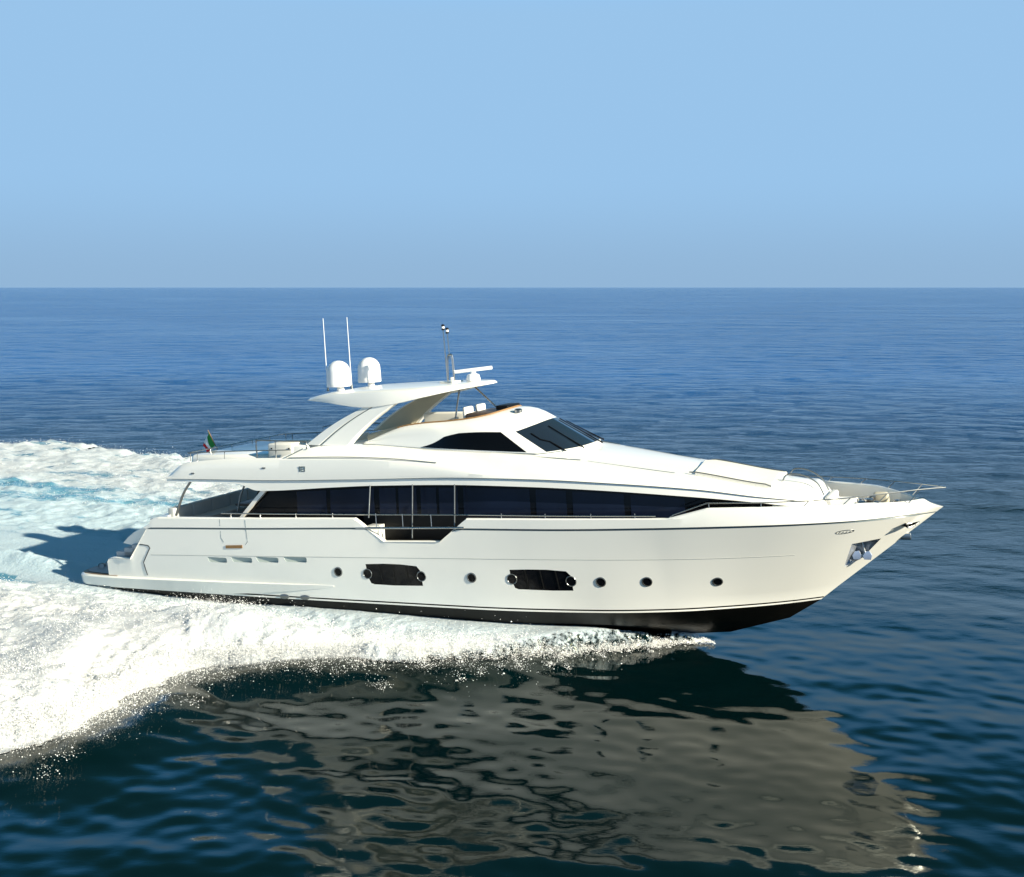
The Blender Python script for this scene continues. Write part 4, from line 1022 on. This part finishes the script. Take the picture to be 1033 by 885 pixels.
dens = np.where(stb & (GX > -3), np.maximum(dens, .65+.35*sstep(-.05, .25, d)), dens)-.6*gap
keep = (d > 0) & ~((aY < hb-.5) & (GX > 2.4) & (GX < 21.5))
fme, used = grid_mesh('wake_foam', WX, WY, Zf, keep)
rimw = sstep(-.05, np.interp(GX, [8, 14, 18], [.35, .5, 1.0]), d)
soft = np.clip(np.exp(-(dh_/2.6)**2)*.55+.18*(n_big+.3), 0, 1)
for nm, arr in (('dens', dens), ('aqua', np.clip(aqua+soft*(1-aqua), 0, 1)), ('rimw', rimw)):
    at = fme.attributes.new(nm, 'FLOAT', 'POINT'); at.data.foreach_set('value', arr.reshape(-1)[used].astype(np.float32))
fm = bpy.data.materials.new('foam'); fm.use_nodes = True; nt = fm.node_tree; nt.nodes.clear(); N = nt.nodes; L = nt.links
wp = water_nodes(nt, (.05, .20, .26), 2)
fo = N.new('ShaderNodeBsdfPrincipled'); fo.inputs['Roughness'].default_value = .75; fo.inputs['Specular IOR Level'].default_value = .25
fo.inputs['Subsurface Weight'].default_value = .6; fo.inputs['Subsurface Radius'].default_value = (.5, .6, .7); fo.inputs['Subsurface Scale'].default_value = .35
g = N.new('ShaderNodeNewGeometry'); a1 = N.new('ShaderNodeAttribute'); a1.attribute_name = 'dens'; a2 = N.new('ShaderNodeAttribute'); a2.attribute_name = 'aqua'
cm = N.new('ShaderNodeMixRGB'); cm.inputs[1].default_value = (.53, .545, .56, 1); cm.inputs[2].default_value = (.46, .58, .64, 1); L.new(a2.outputs['Fac'], cm.inputs[0])
L.new(cm.outputs[0], fo.inputs['Base Color'])
wbm = N.new('ShaderNodeMixRGB'); wbm.inputs[1].default_value = (.03, .12, .19, 1); wbm.inputs[2].default_value = (.10, .27, .37, 1); L.new(a2.outputs['Fac'], wbm.inputs[0]); L.new(wbm.outputs[0], wp.inputs['Base Color'])
mp = N.new('ShaderNodeMapping'); mp.inputs['Rotation'].default_value = (0, 0, R(24)); mp.inputs['Scale'].default_value = (.38, 1, 1); L.new(g.outputs['Position'], mp.inputs['Vector'])
ns = N.new('ShaderNodeTexNoise'); ns.inputs['Scale'].default_value = 2.1; ns.inputs['Detail'].default_value = 8; ns.inputs['Roughness'].default_value = .68; ns.inputs['Distortion'].default_value = .8; L.new(mp.outputs[0], ns.inputs['Vector'])
ad = N.new('ShaderNodeMath'); ad.operation = 'ADD'; L.new(ns.outputs['Fac'], ad.inputs[0]); L.new(a1.outputs['Fac'], ad.inputs[1])
mr = N.new('ShaderNodeMapRange'); mr.inputs['From Min'].default_value = .86; mr.inputs['From Max'].default_value = 1.16; mr.interpolation_type = 'SMOOTHSTEP'; L.new(ad.outputs[0], mr.inputs['Value'])
# misty aqua foam stays translucent, dense foam goes fully white
mxs = N.new('ShaderNodeMixShader'); L.new(mr.outputs[0], mxs.inputs[0]); L.new(wp.outputs[0], mxs.inputs[1]); L.new(fo.outputs[0], mxs.inputs[2])
b1 = N.new('ShaderNodeTexNoise'); b1.inputs['Scale'].default_value = 6; b1.inputs['Detail'].default_value = 7; b1.inputs['Roughness'].default_value = .7; L.new(g.outputs['Position'], b1.inputs['Vector'])
bb_ = N.new('ShaderNodeBump'); bb_.inputs['Strength'].default_value = .8; bb_.inputs['Distance'].default_value = .10; L.new(b1.outputs['Fac'], bb_.inputs['Height']); L.new(bb_.outputs[0], fo.inputs['Normal'])
# the thin edge of the foam breaks up into lace: holes show the water underneath
a3 = N.new('ShaderNodeAttribute'); a3.attribute_name = 'rimw'
nl = N.new('ShaderNodeTexNoise'); nl.inputs['Scale'].default_value = 5.5; nl.inputs['Detail'].default_value = 6; nl.inputs['Roughness'].default_value = .75; L.new(g.outputs['Position'], nl.inputs['Vector'])
la = N.new('ShaderNodeMath'); la.operation = 'MULTIPLY_ADD'; la.inputs[1].default_value = .75; L.new(a3.outputs['Fac'], la.inputs[0]); L.new(nl.outputs['Fac'], la.inputs[2])
lr = N.new('ShaderNodeMapRange'); lr.inputs['From Min'].default_value = .52; lr.inputs['From Max'].default_value = .70; L.new(la.outputs[0], lr.inputs['Value'])
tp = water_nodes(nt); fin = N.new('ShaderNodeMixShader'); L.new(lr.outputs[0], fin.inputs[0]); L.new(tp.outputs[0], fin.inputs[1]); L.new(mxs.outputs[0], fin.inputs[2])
out = N.new('ShaderNodeOutputMaterial'); L.new(fin.outputs[0], out.inputs[0])
foam = obj('wake_foam', fme, fm, smooth=0); fme.shade_smooth(); tag(foam, 'white churned bow wave and wake foam spreading beside and behind the yacht', 'foam', kind='stuff')

# spray drops thrown off the rim of the foam
def drops(n):
    P_ = []
    cum = []; segs = []
    for i in range(0, 17):
        a, b = RP[i], RP[i+1]
        if a[0] < -8: continue
        segs.append((a, b)); cum.append(np.hypot(*(b-a))*(1.0 if a[0] > 9 else .35))
    cum = np.array(cum)/sum(cum)
    for k in rng.choice(len(segs), n, p=cum):
        a, b = segs[k]; t = rng.random(); q = a+(b-a)*t; nn = np.array([(b-a)[1], -(b-a)[0]]); nn = nn/np.hypot(*nn)
        P_.append((*q, *nn))
    P_ = np.array(P_); off = np.abs(rng.normal(0, .45, n))*np.where(rng.random(n) < .8, 1, 2.0)-.8
    s_ = np.where(rim_sdf(P_[:, 0]+P_[:, 2]*.3, P_[:, 1]+P_[:, 3]*.3) > 0, -1, 1)
    sc = np.clip((23-P_[:, 0])/6, .25, 1)
    X = P_[:, 0]+P_[:, 2]*s_*off*sc; Y = P_[:, 1]+P_[:, 3]*s_*off*sc
    dd = rim_sdf(X, Y); cr = np.interp(X, [-8, 0, 6, 10, 13, 18, 21, 22.5], [.6, .9, 1.0, .95, .8, .55, .35, .03])
    z = bulge(X, Y, dd)*.9+np.abs(rng.normal(0, .28, n))*cr+np.clip(dd, 0, .6)*cr*.6
    return X, Y, z
nA, nC = 45000, 1500
X, Y, z = drops(nA)
# feathery jets: clusters of drops flung outward and up from the rim
cx, cy, cz = drops(nC)
gd = .25; gxn = rim_sdf(cx+gd, cy)-rim_sdf(cx-gd, cy); gyn = rim_sdf(cx, cy+gd)-rim_sdf(cx, cy-gd); gl = np.hypot(gxn, gyn)+1e-6
ox, oy = -gxn/gl, -gyn/gl
per = 55; k = np.repeat(np.arange(nC), per); s_ = rng.random(nC*per)**.8
Lj = np.exp(rng.normal(math.log(.38), .45, nC))*np.clip((23-cx)/8, .15, 1); ph = rng.uniform(.1, 1.2, nC)
w_ = .06+.16*s_; jit = rng.normal(0, 1, (3, nC*per))*w_*np.clip((23-cx[k])/8, .3, 1)
side_ = rng.normal(0, .5, nC)
JX = cx[k]+(ox[k]+side_[k]*oy[k])*Lj[k]*s_*np.cos(ph[k])+jit[0]-.2*s_; JY = cy[k]+(oy[k]-side_[k]*ox[k])*Lj[k]*s_*np.cos(ph[k])+jit[1]
JZ = np.maximum(np.minimum(cz[k], .8)*.8+Lj[k]*s_*np.sin(ph[k])*(1.15-.6*s_)+jit[2]*.6, .02)
X = np.concatenate([X, JX]); Y = np.concatenate([Y, JY]); z = np.concatenate([z, JZ]); nD = len(X)
wx = O2[0]+X*fx_[0]+Y*fy_[0]; wy = O2[1]+X*fx_[1]+Y*fy_[1]
# fine mist standing over the foam itself, thickest over the crest
pw = (keep & (dh_ > 1.1) & (GY < -1.5) & (GX > -6) & (GX < 19)).reshape(-1)*np.clip(1.2-d.reshape(-1)/5, .15, 1)*np.clip(.5+n_mid.reshape(-1), .05, 1)
pw = pw+(keep & (GY > 8) & (GX < 8)).reshape(-1)*.25
nM = 120000; ix = rng.choice(len(pw), nM, p=pw/pw.sum())
up = rng.exponential(.10, nM)*np.clip(d.reshape(-1)[ix]+.3, .2, 1)
wx = np.concatenate([wx, WX.reshape(-1)[ix]+rng.normal(0, .05, nM)]); wy = np.concatenate([wy, WY.reshape(-1)[ix]+rng.normal(0, .05, nM)]); z = np.concatenate([z, Zf.reshape(-1)[ix]+up-.05]); nD = len(z)
rad = np.exp(rng.normal(math.log(.0062), .45, nD))
oc = np.array([(1, 0, 0), (-1, 0, 0), (0, 1, 0), (0, -1, 0), (0, 0, 1), (0, 0, -1)], float)
tri = np.array([(0, 2, 4), (2, 1, 4), (1, 3, 4), (3, 0, 4), (2, 0, 5), (1, 2, 5), (3, 1, 5), (0, 3, 5)])
V = (np.stack([wx, wy, z+.05], -1)[:, None, :]+oc[None]*rad[:, None, None]*np.array([1.3, 1, 1.0])).reshape(-1, 3)
Fc = (tri[None]+6*np.arange(nD)[:, None, None]).reshape(-1, 3)
sme = bpy.data.meshes.new('spray'); sme.vertices.add(len(V)); sme.vertices.foreach_set('co', V.reshape(-1).astype(np.float32))
sme.loops.add(len(Fc)*3); sme.loops.foreach_set('vertex_index', Fc.reshape(-1).astype(np.int32)); sme.polygons.add(len(Fc))
sme.polygons.foreach_set('loop_start', (np.arange(len(Fc))*3).astype(np.int32)); sme.polygons.foreach_set('loop_total', np.full(len(Fc), 3, np.int32)); sme.update(calc_edges=True)
SPR = mat('spray_white', (.9, .9, .88), .5)
spray = obj('spray', sme, SPR, smooth=0); tag(spray, 'fine white spray drops thrown off the edge of the bow wave', 'spray', kind='stuff')
